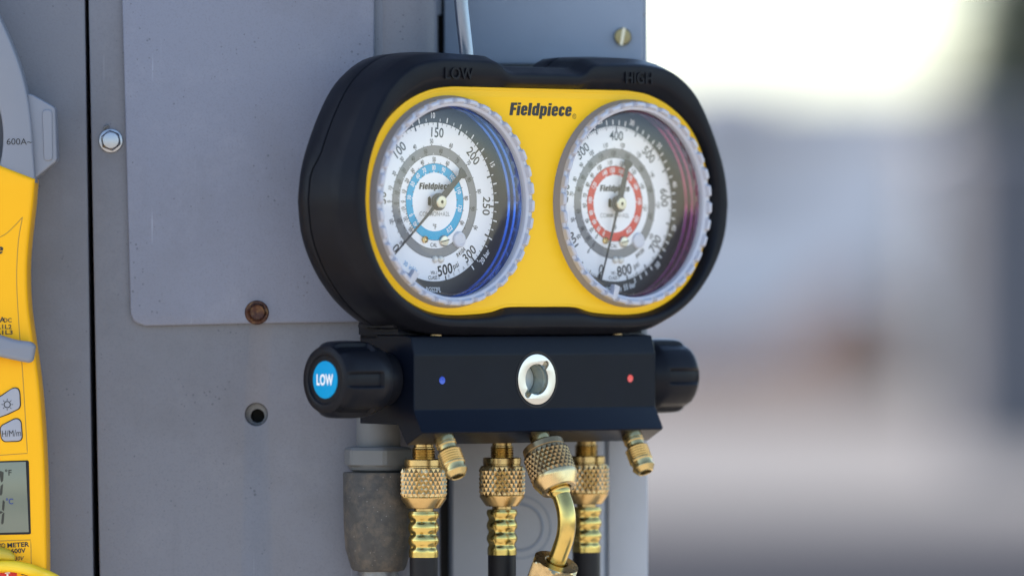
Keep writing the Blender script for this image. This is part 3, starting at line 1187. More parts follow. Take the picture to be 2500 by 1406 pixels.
    tb2, tbf2 = box_geo((222, -34, -13), (250, -20, -4))
    V, Fc = merge([(tb, tbf), (tb2, tbf2)])
    mk('locking_tab', [tuple(tm @ Vector(p)) for p in V], Fc, M['bezel'], g)
    return g


angL = lambda p: 222 - 0.9 * p
specL = dict(label='left gauge with blue inner ring and pointer at zero', ring=M['blue_ring'], col='dial_blue', angle=angL, ptr=R(222), tab=233,
             main=[(0, '0'), (50, '50'), (100, '100'), (150, '150'), (200, '200'), (250, '250'), (300, '300')],
             ticks=[(v, v % 25 == 0, False) for v in range(0, 301, 5)],
             bars=[(b * 0.5, b % 2 == 0) for b in range(0, 43) if b % 10], bar_labels=[(5, '5'), (10, '10'), (15, '15'), (20, '20 bar')],
             end=('500', -78.5, 12.5), retard=True,
             t_out=[('-60', 224), ('', 212), ('-20', 199.6), ('', 190), ('0', 180), ('10', 167), ('20', 152.6), ('30', 136), ('40', 116), ('50', 94), ('60', 68.8), ('70', 41), ('80', 10.4), ('90', -25)],
             t_grey=[('', 225), ('', 213), ('-20', 203), ('', 192), ('0', 182), ('10', 170), ('20', 157.5), ('30', 143), ('40', 124), ('50', 103.6), ('60', 80.7), ('70', 54), ('80', 26), ('90', -7.3), ('', -33)],
             t_in=[('-60', 222), ('', 214), ('-30', 205), ('', 198), ('-10', 191), ('0', 180), ('10', 166), ('20', 150.6), ('30', 133.5), ('40', 113), ('50', 91), ('60', 66), ('70', 38), ('80', 5.4), ('90', -29.7)],
             t_col=[('-40', 222), ('0', 203), ('30', 173), ('50', 149), ('60', 131), ('70', 114), ('80', 92), ('90', 70), ('100', 45.7), ('110', 19.5), ('120', -11)])
angR = lambda p: 254 - 0.414 * p
specR = dict(label='right gauge with red inner ring and pointer at zero', ring=M['red_ring'], col='dial_red', angle=angR, ptr=R(252.5), tab=252,
             main=[(0, '0'), (100, '100'), (200, '200'), (300, '300'), (400, '400'), (500, '500'), (600, '600'), (700, '700')],
             ticks=[(v, v % 50 == 0, v % 25 == 0) for v in range(0, 801, 5)],
             bars=[(b, True) for b in range(1, 55) if b % 5], bar_labels=[(5, '5'), (10, '10'), (15, '15'), (20, '20'), (25, '25'), (30, '30'), (35, '35'), (40, '40'), (45, '45'), (50, '50'), (55, '55 bar')],
             end=('800', -79, 14.5),
             t_out=[('0', 233), ('30', 214), ('50', 196), ('70', 171), ('80', 156), ('90', 140), ('100', 122), ('110', 102), ('120', 79.7), ('130', 56), ('140', 30), ('150', -1), ('160', -33)],
             t_grey=[('0', 235), ('20', 224), ('30', 210), ('60', 189), ('80', 164), ('90', 149), ('100', 131), ('110', 112), ('120', 92), ('130', 70), ('140', 44.5), ('150', 17), ('160', -14)],
             t_in=[('0', 233), ('20', 220), ('40', 205), ('60', 183), ('70', 169), ('80', 153), ('90', 138), ('100', 120), ('110', 99), ('120', 76), ('130', 51), ('140', 25.5), ('150', -5.5)],
             t_col=[('0', 243), ('30', 229), ('60', 213), ('80', 196), ('100', 174), ('120', 147), ('140', 114), ('150', 95.5), ('160', 75), ('170', 52), ('180', 31), ('190', 4), ('200', -27)])
make_gauge(-GC, specL)
make_gauge(GC, specR)

# ---------------------------------------------------------------- valve block
BF = -15.0
HL = 398.0
prof = [(-215, -322), (-60, -322), (-32, -324), (-27, -327), (-15.5, -366), (-15, -372), (-15, -501), (-14, -505), (11, -551), (13, -555), (11.5, -558),
        (-39, -585), (-43, -586), (-46, -583), (-71, -541), (-75, -538), (-215, -536)]
v, f = [], []
npf = len(prof)
for x in (-HL, -HL + 2.5, HL - 2.5, HL):
    e = 2.5 if abs(x) == HL else 0.0
    for (d, w) in prof:
        cxp, cwp = -100, -440
        s1 = 1 - e / 140.0
        v.append((x, -(cxp + (d - cxp) * s1), cwp + (w - cwp) * s1))
for j in range(3):
    for i in range(npf):
        k = (i + 1) % npf
        f.append((j * npf + i, j * npf + k, (j + 1) * npf + k, (j + 1) * npf + i))
f.append(tuple(range(npf - 1, -1, -1)))
f.append(tuple(range(3 * npf, 4 * npf)))
# the front face is rebuilt with a round opening for the sight glass
f = [q for q in f if set(q) != {npf + 5, npf + 6, 2 * npf + 5, 2 * npf + 6}]
rect = [Vector((-HL + 2.5, -372, 0)), Vector((HL - 2.5, -372, 0)), Vector((HL - 2.5, -501, 0)), Vector((-HL + 2.5, -501, 0))]
hol = [Vector((p[0], p[1], 0)) for p in circle(0, -431, 62.0, 64)]
tri = geometry.tessellate_polygon([rect, hol])
nb0 = len(v)
v += [(p.x, 15, p.y) for p in rect + hol]
f += [tuple(nb0 + i for i in t) for t in tri]
v += [(p.x, 32, p.y) for p in hol]
for i in range(64):
    f.append((nb0 + 4 + i, nb0 + 4 + (i + 1) % 64, nb0 + 68 + (i + 1) % 64, nb0 + 68 + i))
block = mk('valve_block', v, f, M['anodized'], man, 20)
# bracket between the boot and the block
V, Fc = merge([box_geo((-402, 70, -321), (402, 214, -292)), box_geo((-HL, 150, -330), (HL, 213, -262))])
mk('mounting_bracket', V, Fc, M['anodized'], man)
V, Fc = merge([box_geo((-425, 60, -303.5), (425, 190, -296))])
mk('bracket_plate', V, Fc, M['rubber'], man)
for u_ in (-GC, GC):
    lathe('gauge_stem', [(17, -330), (17, -313), (22, -311), (22, -304), (17, -300), (17, -280)], M['brass_old'], man, axis((u_, 52, 0), (0, 0, 1)), 24)

# sight glass: silver face with bore and two key slots, in a black recess
sg = node('sight_glass', man, (0, -BF, -431))
bore = []
for i in range(96):
    a = 2 * pi * i / 96
    r = 37.5
    for aa in (R(50), R(230)):
        da = (a - aa + pi) % (2 * pi) - pi
        q = 47 * math.sin(da)
        if abs(q) < 9 and abs(da) < 0.6:
            r = max(r, 47 * math.cos(da) + math.sqrt(81 - q * q))
    bore.append((r * math.cos(a), r * math.sin(a)))
lathe('recess_ring', [(69, 0.15), (68.6, 1.2), (65.5, 1.4), (63, -0.6), (62, -4)], M['seam'], sg, axis((0, 0, 0), (0, -1, 0)), 64, caps=False)
plate('silver_face', [circle(0, 0, 61.6, 80), bore], -14, 1.6, M['silver_face'], sg, 0.7)
lathe('slot_floor', [(58, -13.5), (36.6, -13.5)], M['bore'], sg, axis((0, 0, 0), (0, -1, 0)), 48, 40, caps=False)
lathe('bore_tube', [(37.2, -4), (37.2, -20), (36.4, -52), (36, -56), (0, -57)], M['bore'], sg, axis((0, 0, 0), (0, -1, 0)), 48, 40, caps=False)
lathe('float_window', [(35.5, -58), (35.5, -50), (30, -47), (15, -45), (0, -44.5)], M['sight'], sg, axis((0, 0, 0), (0, -1, 0)), 40, 60)

for u_, mt in ((-308, 'dot_blue'), (312, 'dot_red')):
    lathe('index_dot', [(9.5, 0.1), (9, 1.2), (6.5, 1.0), (0, 0.6)], M[mt], man, axis((u_, -BF, -431), (0, -1, 0)), 24)


# ---------------------------------------------------------------- hand wheels
def make_knob(side):
    kb = node('hand_wheel', man, (-600 if side < 0 else 566, 112, -428))
    kb['label'] = 'ribbed black hand wheel with blue LOW label' if side < 0 else 'ribbed black hand wheel at the far end of the block'
    mw = axis((0, 0, 0), (side, 0, 0), (0, 0, 1))
    NA = 240

    def rfun(a, r, h):
        if r < 80:
            return r
        # h runs from 0 (face) backwards (negative)
        g = 0.0
        if -112 < h < -4:
            g = min(1.0, (-4 - h) / 10.0) * min(1.0, (h + 112) / 5.0)
        k = abs((a + pi / 6 + pi / 2) % (pi / 3) - pi / 6)
        w = R(12.5)
        q = max(0.0, min(1.0, (w - k) / R(3.2)))
        return r - 9.0 * g * q
    pr = [(0, -4.6), (57, -4.6), (58.5, -3), (59.5, 0), (63, 1.2), (72, 0.6), (80.5, -3), (86, -9), (90, -15), (92, -22), (93, -40), (93.5, -70), (93, -100), (92.5, -107), (92, -113), (90.5, -122), (84, -140),
          (80, -152), (66, -158), (64, -160 if side > 0 else -196)]
    lathe('grip', pr, M['rubber'], kb, mw, NA, 24, rfun)
    lathe('label_disc', [(45, -4.5), (45, -3.2), (44, -2.9), (0, -2.9)], M['label_blue' if side < 0 else 'label_red'], kb, mw, 48)
    word = 'LOW' if side < 0 else 'HIGH'
    g = text_geo(word, 24.5, 0.035, width=61 if side < 0 else 66, raise_=-2.2)
    # text plane: seen from the outside of the knob
    pts = [(side * p[2], -side * -p[0] * -1 if False else (p[0] * side), p[1]) for p in g[0]]
    fc = g[1]
    mk('label_lettering', pts, fc, M['ink_white'], kb)
    return kb


make_knob(-1)
make_knob(1)

# ---------------------------------------------------------------- flare ports under the block (front row, slanted)
PD = Vector((0, -0.485, -0.874))    # forward and down in manifold space


def flare_prof(open_end=True):
    p = [(25, -14), (25, 14), (23, 15.5), (23, 17.5), (25.5, 19), (25.5, 21), (22.5, 24), (22, 32), (24, 36)]
    s = 38
    for k in range(5):
        p += [(27.2, s), (29.8, s + 2.6), (27.0, s + 6.0)]
        s += 6.4
    p += [(30, s + 1), (30, s + 3), (27, s + 6), (25.5, s + 12), (26, s + 18), (28.5, s + 20), (28.3, s + 23), (20, s + 35), (16, s + 36.5), (14.5, s + 35), (13.5, s + 10), (0, s + 9)]
    return p


PORT_U = (-303, 8, 315)
for i, u_ in enumerate(PORT_U):
    if i == 1:
        lathe('flare_port', [(25, -14), (25, 14), (23, 15.5), (23, 17.5), (25.5, 19), (25.5, 21), (23, 24), (22.5, 60)], M['brass_pale'], man,
              axis((u_, 14, -570), PD), 40, 28)
    else:
        po = lathe('flare_port', flare_prof(), M['brass_pale'], man, axis((u_, 14, -570), PD), 40, 28)
# bottom ports (rear row, straight down)
HOSE_D = -139.0
HOSE_U = (-258, -2, 279)
for u_ in HOSE_U:
    p = [(24, -525), (24, -594), (27, -596)]
    s = -598
    for k in range(5):
        p += [(27, s), (29.5, s - 2.6), (26.5, s - 5.4)]
        s -= 6.0
    p += [(22, s - 2)]
    lathe('hose_port', p, M['brass'], man, axis((u_, -HOSE_D, 0), (0, 0, 1)), 40, 28)

# hanging hook wire behind the boot
hk = [(-106, 150, 240), (-106, 150, 300), (-108, 150, 360), (-117, 151, 430), (-124, 152, 490), (-127, 152, 560), (-127, 152, 720)]
hk += [(-127, 152 + 40 * math.sin(t), 760 + 40 - 40 * math.cos(t)) for t in (0.5, 1.0, 1.6, 2.2, 2.8)]
tube('hanging_hook', spline(hk, 4), 17.5, M['chrome'], man, 20)


# ================================================================ hoses
def knurl_geo(r, z0, z1, n, rows, depth, r_end=None):
    """diamond-knurled sleeve from z0 (top) down to z1: raised four-sided pyramids"""
    v, f, idx = [], [], {}

    def rad(j):
        t = j / rows
        return (r if r_end is None else r + (r_end - r) * t)

    def vert(i, j, hi):
        key = (i % (2 * n), j, hi)
        if key not in idx:
            a = pi * i / n
            rr = rad(j) + (0 if hi else -depth)
            if j <= 0 or j >= rows:
                rr = rad(j) - depth
            z = z0 + (z1 - z0) * max(0, min(rows, j)) / rows
            idx[key] = len(v)
            v.append((rr * math.cos(a), rr * math.sin(a), z))
        return idx[key]
    # lattice: diamonds centred where (i + j) is odd; corners where it is even
    for j in range(rows + 1):
        for i in range(2 * n):
            if (i + j) % 2 == 1:
                c = vert(i, j, True)
                L_, R_ = vert(i - 1, j, False), vert(i + 1, j, False)
                if j > 0:
                    U_ = vert(i, j - 1, False)
                    f.append((c, U_, L_))
                    f.append((c, R_, U_))
                if j < rows:
                    D_ = vert(i, j + 1, False)
                    f.append((c, L_, D_))
                    f.append((c, D_, R_))
    return v, f


def make_hose(u_, label, worn, stamp=False):
    base = Vector((u_, -HOSE_D, -9500 - 208 + 0))
    # hose top-level object stands in manifold space turned into world space
    mwm = Matrix.Translation((70, 0, 208)) @ Matrix.Rotation(TH, 4, 'Z')
    wpos = mwm @ Vector((u_, -HOSE_D, -624))
    h = thing('refrigerant_hose', label, 'hose', tuple(wpos), TH, 'hoses screwed to the underside of the manifold')
    kn = M['brass_knurl'] if not worn else M['brass_old']
    nut = node('coupling_nut', h)
    lathe('collar', [(30, 0), (45, 0.5), (47, -1.5), (47, -15), (45.5, -17), (45.5, -19), (50, -20.5), (53.5, -22.5)], M['brass'], nut, None, 56, 28)
    kv, kf = knurl_geo(57.3, -21.5, -93, 26, 7, 4.8)
    mk('knurled_grip', kv, kf, kn, nut)
    lathe('knurl_core', [(51, -20), (52, -22), (52, -92), (55, -93.5)], M['brass'], nut, None, 56, caps=False)
    lathe('tapered_end', [(52, -90), (55.5, -93), (55, -96), (40, -118), (37.5, -119), (34, -119), (24, -117)], M['brass'], nut, None, 56, 28)
    if stamp:
        g = text_geo('23E', 9, 0.0, xs=1.1)
        pts = []
        for p in g[0]:
            a = (p[0] - 14) / 47.4 - pi / 2 - R(38)
            pts.append((47.4 * math.cos(a), 47.4 * math.sin(a), p[1] - 8.5))
        mk('stamped_mark', pts, g[1], M['brass_old'], nut)
    lathe('neck', [(24, -112), (24, -135)], M['brass_old' if worn else 'brass'], h, None, 32, caps=False)
    # crimped ferrule
    zz = [(-126 - 1.0), -127.5, -129, -132, -136] + [-139 - 3.0 * k for k in range(33)] + [-238]

    def rf(a, r, hh):
        q = hh + 126
        if r < 30:
            return r
        out = r
        for zc in (-24, -55.5, -87):
            gg = math.exp(-((q - zc) / 5.2) ** 2)
            wv = 0.35 + 0.65 * (0.5 + 0.5 * math.cos(8 * a + 0.6)) ** 0.6
            out -= 6.0 * gg * wv
            out += 2.0 * math.exp(-((q - zc - 15) / 8.0) ** 2)
        return out
    prf = [(23, -125)] + [(33 if z > -127 else 35 if z > -131 else 36, z) for z in zz] + [(33, -239)]
    lathe('ferrule', prf, M['brass_yellow'], h, None, 96, 50, rf)
    # rubber hose running down and drooping to the ground
    path = [(0, 0, -232), (0, 0, -300), (0, 0, -600), (0, -20, -1400), (0, -120, -2600), (0, -260, -3800)]
    sp = spline(path, 6)
    tube('hose_tube', sp, 34.5, M['hose'], h, 32)
    return h


make_hose(HOSE_U[0], 'black hose with bright knurled brass nut under the left gauge, beside the conduit', False)
make_hose(HOSE_U[1], 'black hose with knurled brass nut stamped 23E, in the middle of the three straight hoses', False, True)
make_hose(HOSE_U[2], 'rightmost straight hose with knurled brass nut, partly hidden behind the bent tube', False)

# slanted charging hose on the centre port
mwm = Matrix.Translation((70, 0, 208)) @ Matrix.Rotation(TH, 4, 'Z')
p0 = Vector((PORT_U[1], 14, -570))
ch = thing('charging_hose', 'slanted tarnished knurled brass coupling with bent brass tube on the middle front port', 'hose', tuple(mwm @ p0), TH)
aw = axis((0, 0, 0), -PD, (1, 0, 0))
cn = node('coupling_nut', ch)
lathe('collar', [(30, -24), (49, -24.5), (52, -27), (52, -40), (50, -43), (52, -46)], M['brass_old'], cn, aw, 56, 28)
kv, kf = knurl_geo(58.5, -44, -112, 26, 7, 5.0)
mk('knurled_grip', kv, kf, M['brass_old'], cn, mw=aw)
lathe('knurl_core', [(50, -42), (53, -45), (53, -113)], M['brass_old'], cn, aw, 56, caps=False)
lathe('tapered_end', [(52, -108), (57, -111.5), (57, -117), (55, -123), (44, -146), (41, -148), (32, -148), (29, -144), (28, -130)], M['brass_knurl'], cn, aw, 56, 28)
lathe('tube_flare', [(27, -135), (27, -152), (25.5, -154), (25, -160), (22, -166)], M['brass_yellow'], ch, aw, 36, 28, caps=False)
d1 = PD.normalized()
d2 = Vector((0, 0.47, -0.883)).normalized()
pa = d1 * 158
bend = []
rad_b = 112.0
ang_tot = d1.angle(d2)
# circular bend in the plane of d1, d2
nperp = (d2 - d1 * d2.dot(d1)).normalized()
for k in range(13):
    t = ang_tot * k / 12
    bend.append(pa + d1 * 18 + d1 * (rad_b * math.sin(t)) + nperp * (rad_b * (1 - math.cos(t))))
pe = bend[-1] + d2 * 95
path = [pa - d1 * 22, pa] + bend + [bend[-1] + d2 * 30, bend[-1] + d2 * 60, pe, pe + d2 * 30]
tube('bent_tube', [tuple(p) for p in path], 22.5, M['brass_yellow'], ch, 32, 60)
hm = axis(bend[-1] + d2 * 50, -d2, (1, 0, 0))


def hexr(a, r, h):
    k = (a + 0.25) % (pi / 3) - pi / 6
    q = 55 / math.cos(k)
    if r > 60:
        return q
    if r > 57:
        return min(q, 58.5)
    return r


lathe('hexagon_nut', [(28, -30), (26, -4), (27.5, 0), (30, 1), (56, 0), (58, -3), (61, -7), (61, -150), (40, -160), (36, -420)], M['brass_knurl'], ch, hm, 72, 18, hexr, caps=False)
lathe('valve_stub', [(17, -10), (17, 30), (13, 36), (0, 37)], M['brass_old'], ch, axis(bend[-1] + d2 * 118 + Vector((-56, -6, 0)), (-1, -0.15, 0.0)), 24)
low = bend[-1] + d2 * 200
pth = [low, low + d2 * 120, low + d2 * 350 + Vector((0, 0, -60)), low + Vector((0, 330, -1200)), low + Vector((0, 330, -2600))]
tube('hose_tube', spline([tuple(p) for p in pth], 6), 34, M['hose'], ch, 28)

# ================================================================ clamp meter at the left edge
MY = -60.0
met = thing('clamp_meter', 'yellow handheld clamp meter with grey jaw, cut off by the left picture edge', 'clamp meter',
            (PX(-120, 0, MY)[0], MY, PX(0, 1900, MY)[2]))
m0 = Vector((PX(-120, 0, MY)[0], MY, PX(0, 1900, MY)[2]))


def mpl(pts):
    return [(p[0] - m0.x, p[1] - m0.z) for p in to_plane(pts, MY)]


def mirror(pts):
    return pts + [(-240 - x, y) for x, y in reversed(pts)]


def mplate(name, outl, t0, t1, mat, bevel, parent=None, res=3):
    """t: thickness towards the viewer measured from the meter's front plane"""
    return plate(name, [mpl(o) for o in outl], t0, t1, mat, parent or met, bevel, res=res)


right = spline([(85, 437), (80, 500), (70, 590), (66, 660), (69, 745), (80, 830), (94, 930), (104, 1050), (110, 1180), (112.5, 1300), (113, 1410), (108, 1560), (90, 1700), (55, 1800)], 5)
body = [(-120, 372), (-40, 388), (2, 405)] + right + [(10, 1850), (-120, 1870)]
body = body + [(-240 - x, y) for x, y in reversed(body[1:-1])]
mb = mplate('body', [body], -166, 0, M['yellow_meter'], 11)
jaw_r = spline([(-120, -125), (-70, -75), (-30, -10), (2, 50), (40, 140), (63, 220), (75, 300), (81, 380), (86, 446)], 6)
jaw = mirror(jaw_r)
mplate('jaw', [jaw, circle(-120, 335, 127, 64, 185)], -120, -8, M['grey_plastic'], 7)
tab = round_poly([(62, 228), (76, 230), (133, 262), (138, 392), (86, 434), (62, 440)], [2, 4, 8, 8, 5, 2])
tb_ = mplate('trigger', [tab], -128, -24, M['grey_plastic'], 5)
mplate('grip_ridge', [round_poly([(102, 268), (126, 268), (127, 392), (106, 393)], 11)], -25.5, -20, M['grey_plastic'], 2.4, tb_)


def groove(name, pts, parent, rad=1.2, z=0.2, mat='yellow_line'):
    path = [(p[0], -z, p[1]) for p in mpl(pts)]
    v_, f_ = tube_geo(path, rad, 6)
    # flatten so that it reads as a fine moulded line
    return mk(name, [(a, -z + (b + z) * 0.4, c) for a, b, c in v_], f_, M[mat], parent, 60)


panel = spline([(-30, 590), (10, 574), (38, 549), (55, 530)], 5) + spline([(55, 530), (46, 580), (41.5, 640), (41, 700), (46, 790), (53, 880), (58.5, 960), (63, 1040), (67, 1106)], 5)[1:] + [(-60, 1115)]
groove('moulded_line', panel, mb)
groove('moulded_line', [(-80, 1322), (74.5, 1317), (75.5, 1330), (77, 1400), (77, 1480)], mb, 1.2)
# rotary switch lever
mplate('rotary_knob', [circle(-120, 838, 95, 48)], -1, 16, M['grey_plastic'], 5)
lv = round_poly([(-200, 800), (-60, 806), (-10, 813), (40, 829), (80, 834), (90, 843), (84, 880), (74, 886), (30, 877), (-10, 868), (-60, 868), (-200, 872)], [4, 4, 8, 14, 10, 8, 8, 8, 14, 8, 4, 4])
mplate('switch_lever', [lv], 10, 44, M['grey_plastic'], 11)
# buttons with dark surrounds
b1 = [(-60, 985), (0, 966), (29, 947), (37, 944.5), (46, 947), (50, 958), (51.5, 990), (48, 998), (20, 1012), (0, 1019), (-60, 1034)]
b2 = [(3, 1037), (36, 1020), (46, 1020), (53, 1028), (56, 1066), (53, 1075), (44, 1078), (10, 1079), (2, 1071), (-1, 1045)]
for bpts in (b1, b2):
    c = Vector((sum(p[0] for p in bpts) / len(bpts), sum(p[1] for p in bpts) / len(bpts)))
    rim = round_poly(bpts, 5, 3)
    mplate('button_gasket', [rim], -2, 1.0, M['dark'], 0.4)
    inn = []
    for p in rim:
        d = c - Vector(p)
        inn.append(tuple(Vector(p) + d.normalized() * 2.6))
    mplate('button', [inn], -2, 5, M['grey_button'], 1.6)


def mtext(s, h, at, mat, align='R', z=0.8, bold=0.0, shear=0.0, width=None, xs=1.0, parent=None, rot=0.0):
    a = mpl([at])[0]
    g = text_geo(s, h, bold, xs=xs, shear=shear, width=width, raise_=z, align=align, at=a, rot=rot)
    return mk('printed_lettering', [front(*p) for p in g[0]], g[1], M[mat], parent or met)


lg = mpl([(8, 609)])[0]
g = logo(150, 22, lg, 0.8, 'R')
mk('printed_lettering', [front(*p) for p in g[0]], g[1], M['ink'], met)
mtext('600A~', 15, (78, 346), 'ink', z=-7.3, bold=0.0, width=62)
mtext('A', 12.5, (13, 780.5), 'ink', bold=0.02, xs=1.1)
mtext('DC', 9.5, (28.5, 781.5), 'ink', bold=0.02, xs=1.0)
mtext('L1L2', 10, (28.5, 797.5), 'ink', bold=0.02, width=34)
mtext('L1L3', 10, (31, 811), 'ink', bold=0.02, width=38)
mtext('H/M/m', 15, (51.5, 1056), 'ink', z=5.6, bold=0.0, width=46, rot=R(3))
mtext('X®', 10.5, (13, 1331), 'ink', bold=0.03, width=19, rot=R(3))
mtext('METER', 10.5, (71, 1327.5), 'ink', bold=0.03, width=53, rot=R(3))
mtext('V 600V', 10.5, (62.5, 1342.5), 'ink', bold=0.025, width=51, rot=R(3))
mtext('30V', 9.5, (59, 1361.5), 'ink', bold=0.008, shear=0.25, width=23, rot=R(3))
# sun symbol on the upper button
sx_, sy_ = mpl([(18, 987)])[0]
parts_ = []
ro, ri = circle(0, 0, 8.6, 28), circle(0, 0, 6.4, 28)
parts_.append(([(p[0] + sx_, p[1] + sy_, 5.6) for p in ro + ri], [(i, (i + 1) % 28, 28 + (i + 1) % 28, 28 + i) for i in range(28)]))
for k in range(8):
    a = pi / 4 * k
    c, s = math.cos(a), math.sin(a)
    q = [(10, -0.8), (14.4, -0.6), (14.4, 0.6), (10, 0.8)]
    parts_.append(([(x * c - y * s + sx_, x * s + y * c + sy_, 5.6) for x, y in q], [(0, 1, 2, 3)]))
v, f = merge(parts_)
mk('sun_symbol', [front(*p) for p in v], f, M['ink'], met)
# display
mplate('display_frame', [round_poly([(-306, 1134), (68, 1123), (70.5, 1126), (75.5, 1301), (73, 1303.5), (-306, 1311)], 2)], -1, 1.2, M['dark'], 0.4)
lc = mplate('display', [[(-303, 1138), (63, 1126.5), (70.5, 1298), (-303, 1307)]], 0, 2.0, M['lcd'], 0.3)
segs = [[(-2, 1149), (2, 1149), (9, 1152), (8, 1172), (4, 1177), (1.5, 1173)], [(7.5, 1180), (6, 1204), (3, 1209), (-1, 1207), (1.5, 1186)],
        [(7, 1219), (12, 1224), (10.5, 1243), (9, 1247), (5, 1243)], [(-10, 1246), (3, 1247), (8, 1250), (2, 1253), (-10, 1253)], [(9.5, 1250), (11, 1252), (9, 1276), (5, 1280), (3, 1276), (5, 1255)]]
parts_ = []
for s_ in segs:
    q = mpl(s_)
    parts_.append(([(p[0], p[1], 2.6) for p in q], [tuple(range(len(q)))]))
v, f = merge(parts_)
mk('display_digits', [front(*p) for p in v], f, M['lcd_segment'], lc)
mtext('°F', 13, (28.5, 1153), 'lcd_segment', z=2.6, bold=0.02, width=16, parent=lc)
mtext('°C', 13, (32.5, 1223), 'lcd_blue', z=2.6, bold=0.02, width=18, parent=lc)
# red warning mark low on the body
rd = mplate('warning_mark', [[(-60, 1400), (20, 1397), (35, 1394), (41, 1394), (43, 1480), (-60, 1480)]], -1, 0.8, M['red'], 0.2)
q1, q2 = mpl([(12, 1397), (25, 1396)]), mpl([(16, 1400), (20.5, 1430)])
parts_ = [([(q1[0][0], q1[0][1], 1.4), (q1[1][0], q1[1][1], 1.4), (q1[1][0], q1[1][1] - 2.4, 1.4), (q1[0][0], q1[0][1] - 2.4, 1.4)], [(3, 2, 1, 0)]),
          ([(q2[0][0], q2[0][1], 1.4), (q2[1][0], q2[0][1], 1.4), (q2[1][0], q2[1][1], 1.4), (q2[0][0], q2[1][1], 1.4)], [(3, 2, 1, 0)])]
v, f = merge(parts_)
mk('warning_symbol', [front(*p) for p in v], f, M['ink_white'], rd)

parts_ = []
for (xa, ya, xb, yb) in ((52, 1397, 55, 1402), (52, 1400, 66, 1402.5), (54, 1405, 58, 1412), (60, 1404, 67, 1412)):
    q = mpl([(xa, ya), (xb, ya), (xb, yb), (xa, yb)])
    parts_.append(([(p[0], p[1], 0.8) for p in q], [(3, 2, 1, 0)]))
v, f = merge(parts_)
mk('printed_lettering', [front(*p) for p in v], f, M['ink'], met)

# yellow test lead crossing the meter's lower end
LYD = MY - 26
l0 = Vector(PX(-160, 1420, LYD))
ld = thing('test_lead', 'yellow test lead lying across the lower end of the clamp meter', 'cable', tuple(l0))
pts = [(-200, 1372), (-80, 1379), (-20, 1381), (25, 1381), (70, 1389), (110, 1403), (150, 1428), (185, 1490), (195, 1600), (190, 2000)]
path = [tuple(Vector(PX(x, y, LYD + (0 if x < 100 else 30))) - l0) for x, y in pts]
tube('cable', spline(path, 6), 14.5, M['yellow_lead'], ld, 20)
path = [tuple(Vector(PX(x, y, LYD + 2)) - l0) for x, y in [(-120, 1348), (-40, 1348), (0, 1350), (20, 1354), (31, 1361), (34, 1367)]]
tube('strain_relief', path, [17, 17, 16, 14, 9, 3], M['olive_plug'], ld, 16)

# ================================================================ far background, out of focus
def wpt(px, py, dist):
    """world position seen at a picture point, at a distance in metres from the camera"""
    k = dist / (F)
    return Vector(((px - 1250) * k, dist - F * S, (703 - py) * k))


def mkm(name, v, f, mat, parent=None, smooth=None):
    me = bpy.data.meshes.new(name)
    me.from_pydata(v, [], f)
    me.materials.append(mat)
    if smooth:
        me.shade_smooth()
    return link(bpy.data.objects.new(name, me), parent)


def boxm(name, a, b, mat, parent=None):
    v, f = box_geo(a, b)
    return mkm(name, v, f, mat, parent)


# long low building on the skyline
D1 = 150.0
fb = bpy.data.objects.new('far_building', None)
fb.location = (wpt(2100, 0, D1).x, D1, -1.5)
link(fb)
tag(fb, 'long low pale building on the skyline, far out of focus', 'building')
hb = wpt(0, 215, D1).z + 1.5
boxm('wall', (-26, 0, 0), (22, 12, hb - 0.25), M['far_wall'], fb)
boxm('roof', (-26.5, -0.4, hb - 0.25), (22.5, 12.4, hb + 0.22), M['far_roof'], fb)
for k in range(7):
    boxm('window', (-22 + 3.1 * k, -0.06, 3.5), (-19.9 + 3.1 * k, 0.02, 4.3), M['far_metal'], fb)
boxm('roof_unit', (-3.4, 2, hb + 0.22), (-1.6, 4, hb + 0.62), M['far_wall'], fb)
boxm('roof_unit', (-9.2, 2, hb + 0.22), (-8.0, 4, hb + 0.5), M['far_roof'], fb)
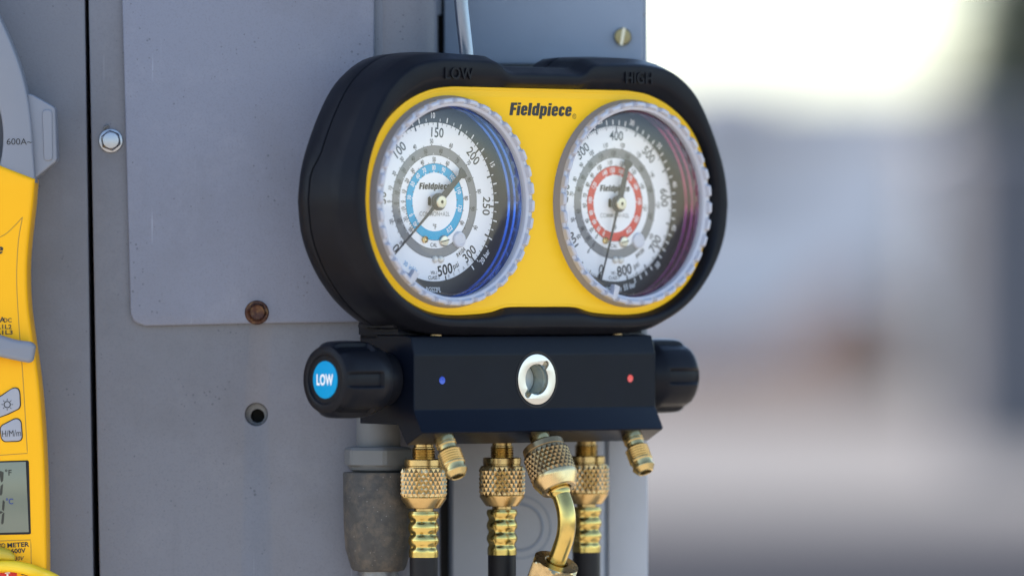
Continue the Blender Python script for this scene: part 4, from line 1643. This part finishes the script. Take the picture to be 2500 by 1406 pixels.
# mound of brown soil
D2 = 95.0
mc = wpt(1960, 0, D2)
n1, n2 = 40, 16
v, f = [], []
for j in range(n2 + 1):
    for i in range(n1 + 1):
        a, b = i / n1 * 2 - 1, j / n2 * 2 - 1
        env = max(0, 1 - abs(a) ** 3.2) * max(0, 1 - b * b)
        h_ = env * (0.95 + 1.25 * math.exp(-((a - 0.56) / 0.26) ** 2)) + (0.06 * random.random() if env > 0 else 0)
        v.append((a * 3.0, b * 2.4, h_ * 0.85 - 0.02))
for j in range(n2):
    for i in range(n1):
        p = j * (n1 + 1) + i
        f.append((p, p + 1, p + n1 + 2, p + n1 + 1))
so = mkm('soil_mound', v, f, M['soil'], None, True)
so.location = (mc.x - 0.7, D2, -1.5)
tag(so, 'mound of brown soil on the pale ground, far out of focus', None, kind='structure')
# grey shed at the right picture edge
D3 = 62.0
sx0 = wpt(2375, 0, D3).x
sh = bpy.data.objects.new('shed', None)
sh.location = (sx0, D3, -1.5)
link(sh)
tag(sh, 'blue grey metal shed at the right picture edge, far out of focus', 'shed')
hs = wpt(0, 300, D3).z + 1.5
boxm('wall', (0, 0, 0), (5, 4, hs), M['far_metal'], sh)
boxm('roof', (-0.1, -0.15, hs), (5.1, 4.15, hs + 0.08), M['far_roof'], sh)
for k in range(12):
    boxm('wall_rib', (0.2 + 0.4 * k, -0.03, 0), (0.26 + 0.4 * k, 0.0, hs), M['far_metal'], sh)
# dark evergreen behind the shed
D4 = 70.0
tx = wpt(2630, 0, D4).x
tr = bpy.data.objects.new('evergreen_tree', None)
tr.location = (tx, D4, -1.5)
link(tr)
tag(tr, 'dark evergreen tree rising behind the shed in the upper right corner', 'tree')
tv, tf = tube_geo([(0, 0, 0), (0.03, 0, 5), (0, 0.02, 9.8)], [0.2, 0.12, 0.02], 10)
mkm('trunk', tv, tf, M['bark'], tr, True)
v, f = [], []
for k in range(9000):
    h_ = 1.2 + 8.6 * random.random() ** 1.15
    rr = (10.2 - h_) * 0.15 * math.sqrt(random.random()) + 0.04
    a = random.random() * 2 * pi
    c = Vector((rr * math.cos(a), rr * math.sin(a), h_ - rr * 0.35))
    d = Vector((math.cos(a), math.sin(a), -0.35 + 0.3 * random.random())).normalized() * 0.30
    s_ = Vector((-math.sin(a), math.cos(a), random.random() - 0.5)).normalized() * 0.10
    b = len(v)
    v += [tuple(c - s_), tuple(c + s_), tuple(c + d)]
    f.append((b, b + 1, b + 2))
mkm('crown', v, f, M['needles'], tr)
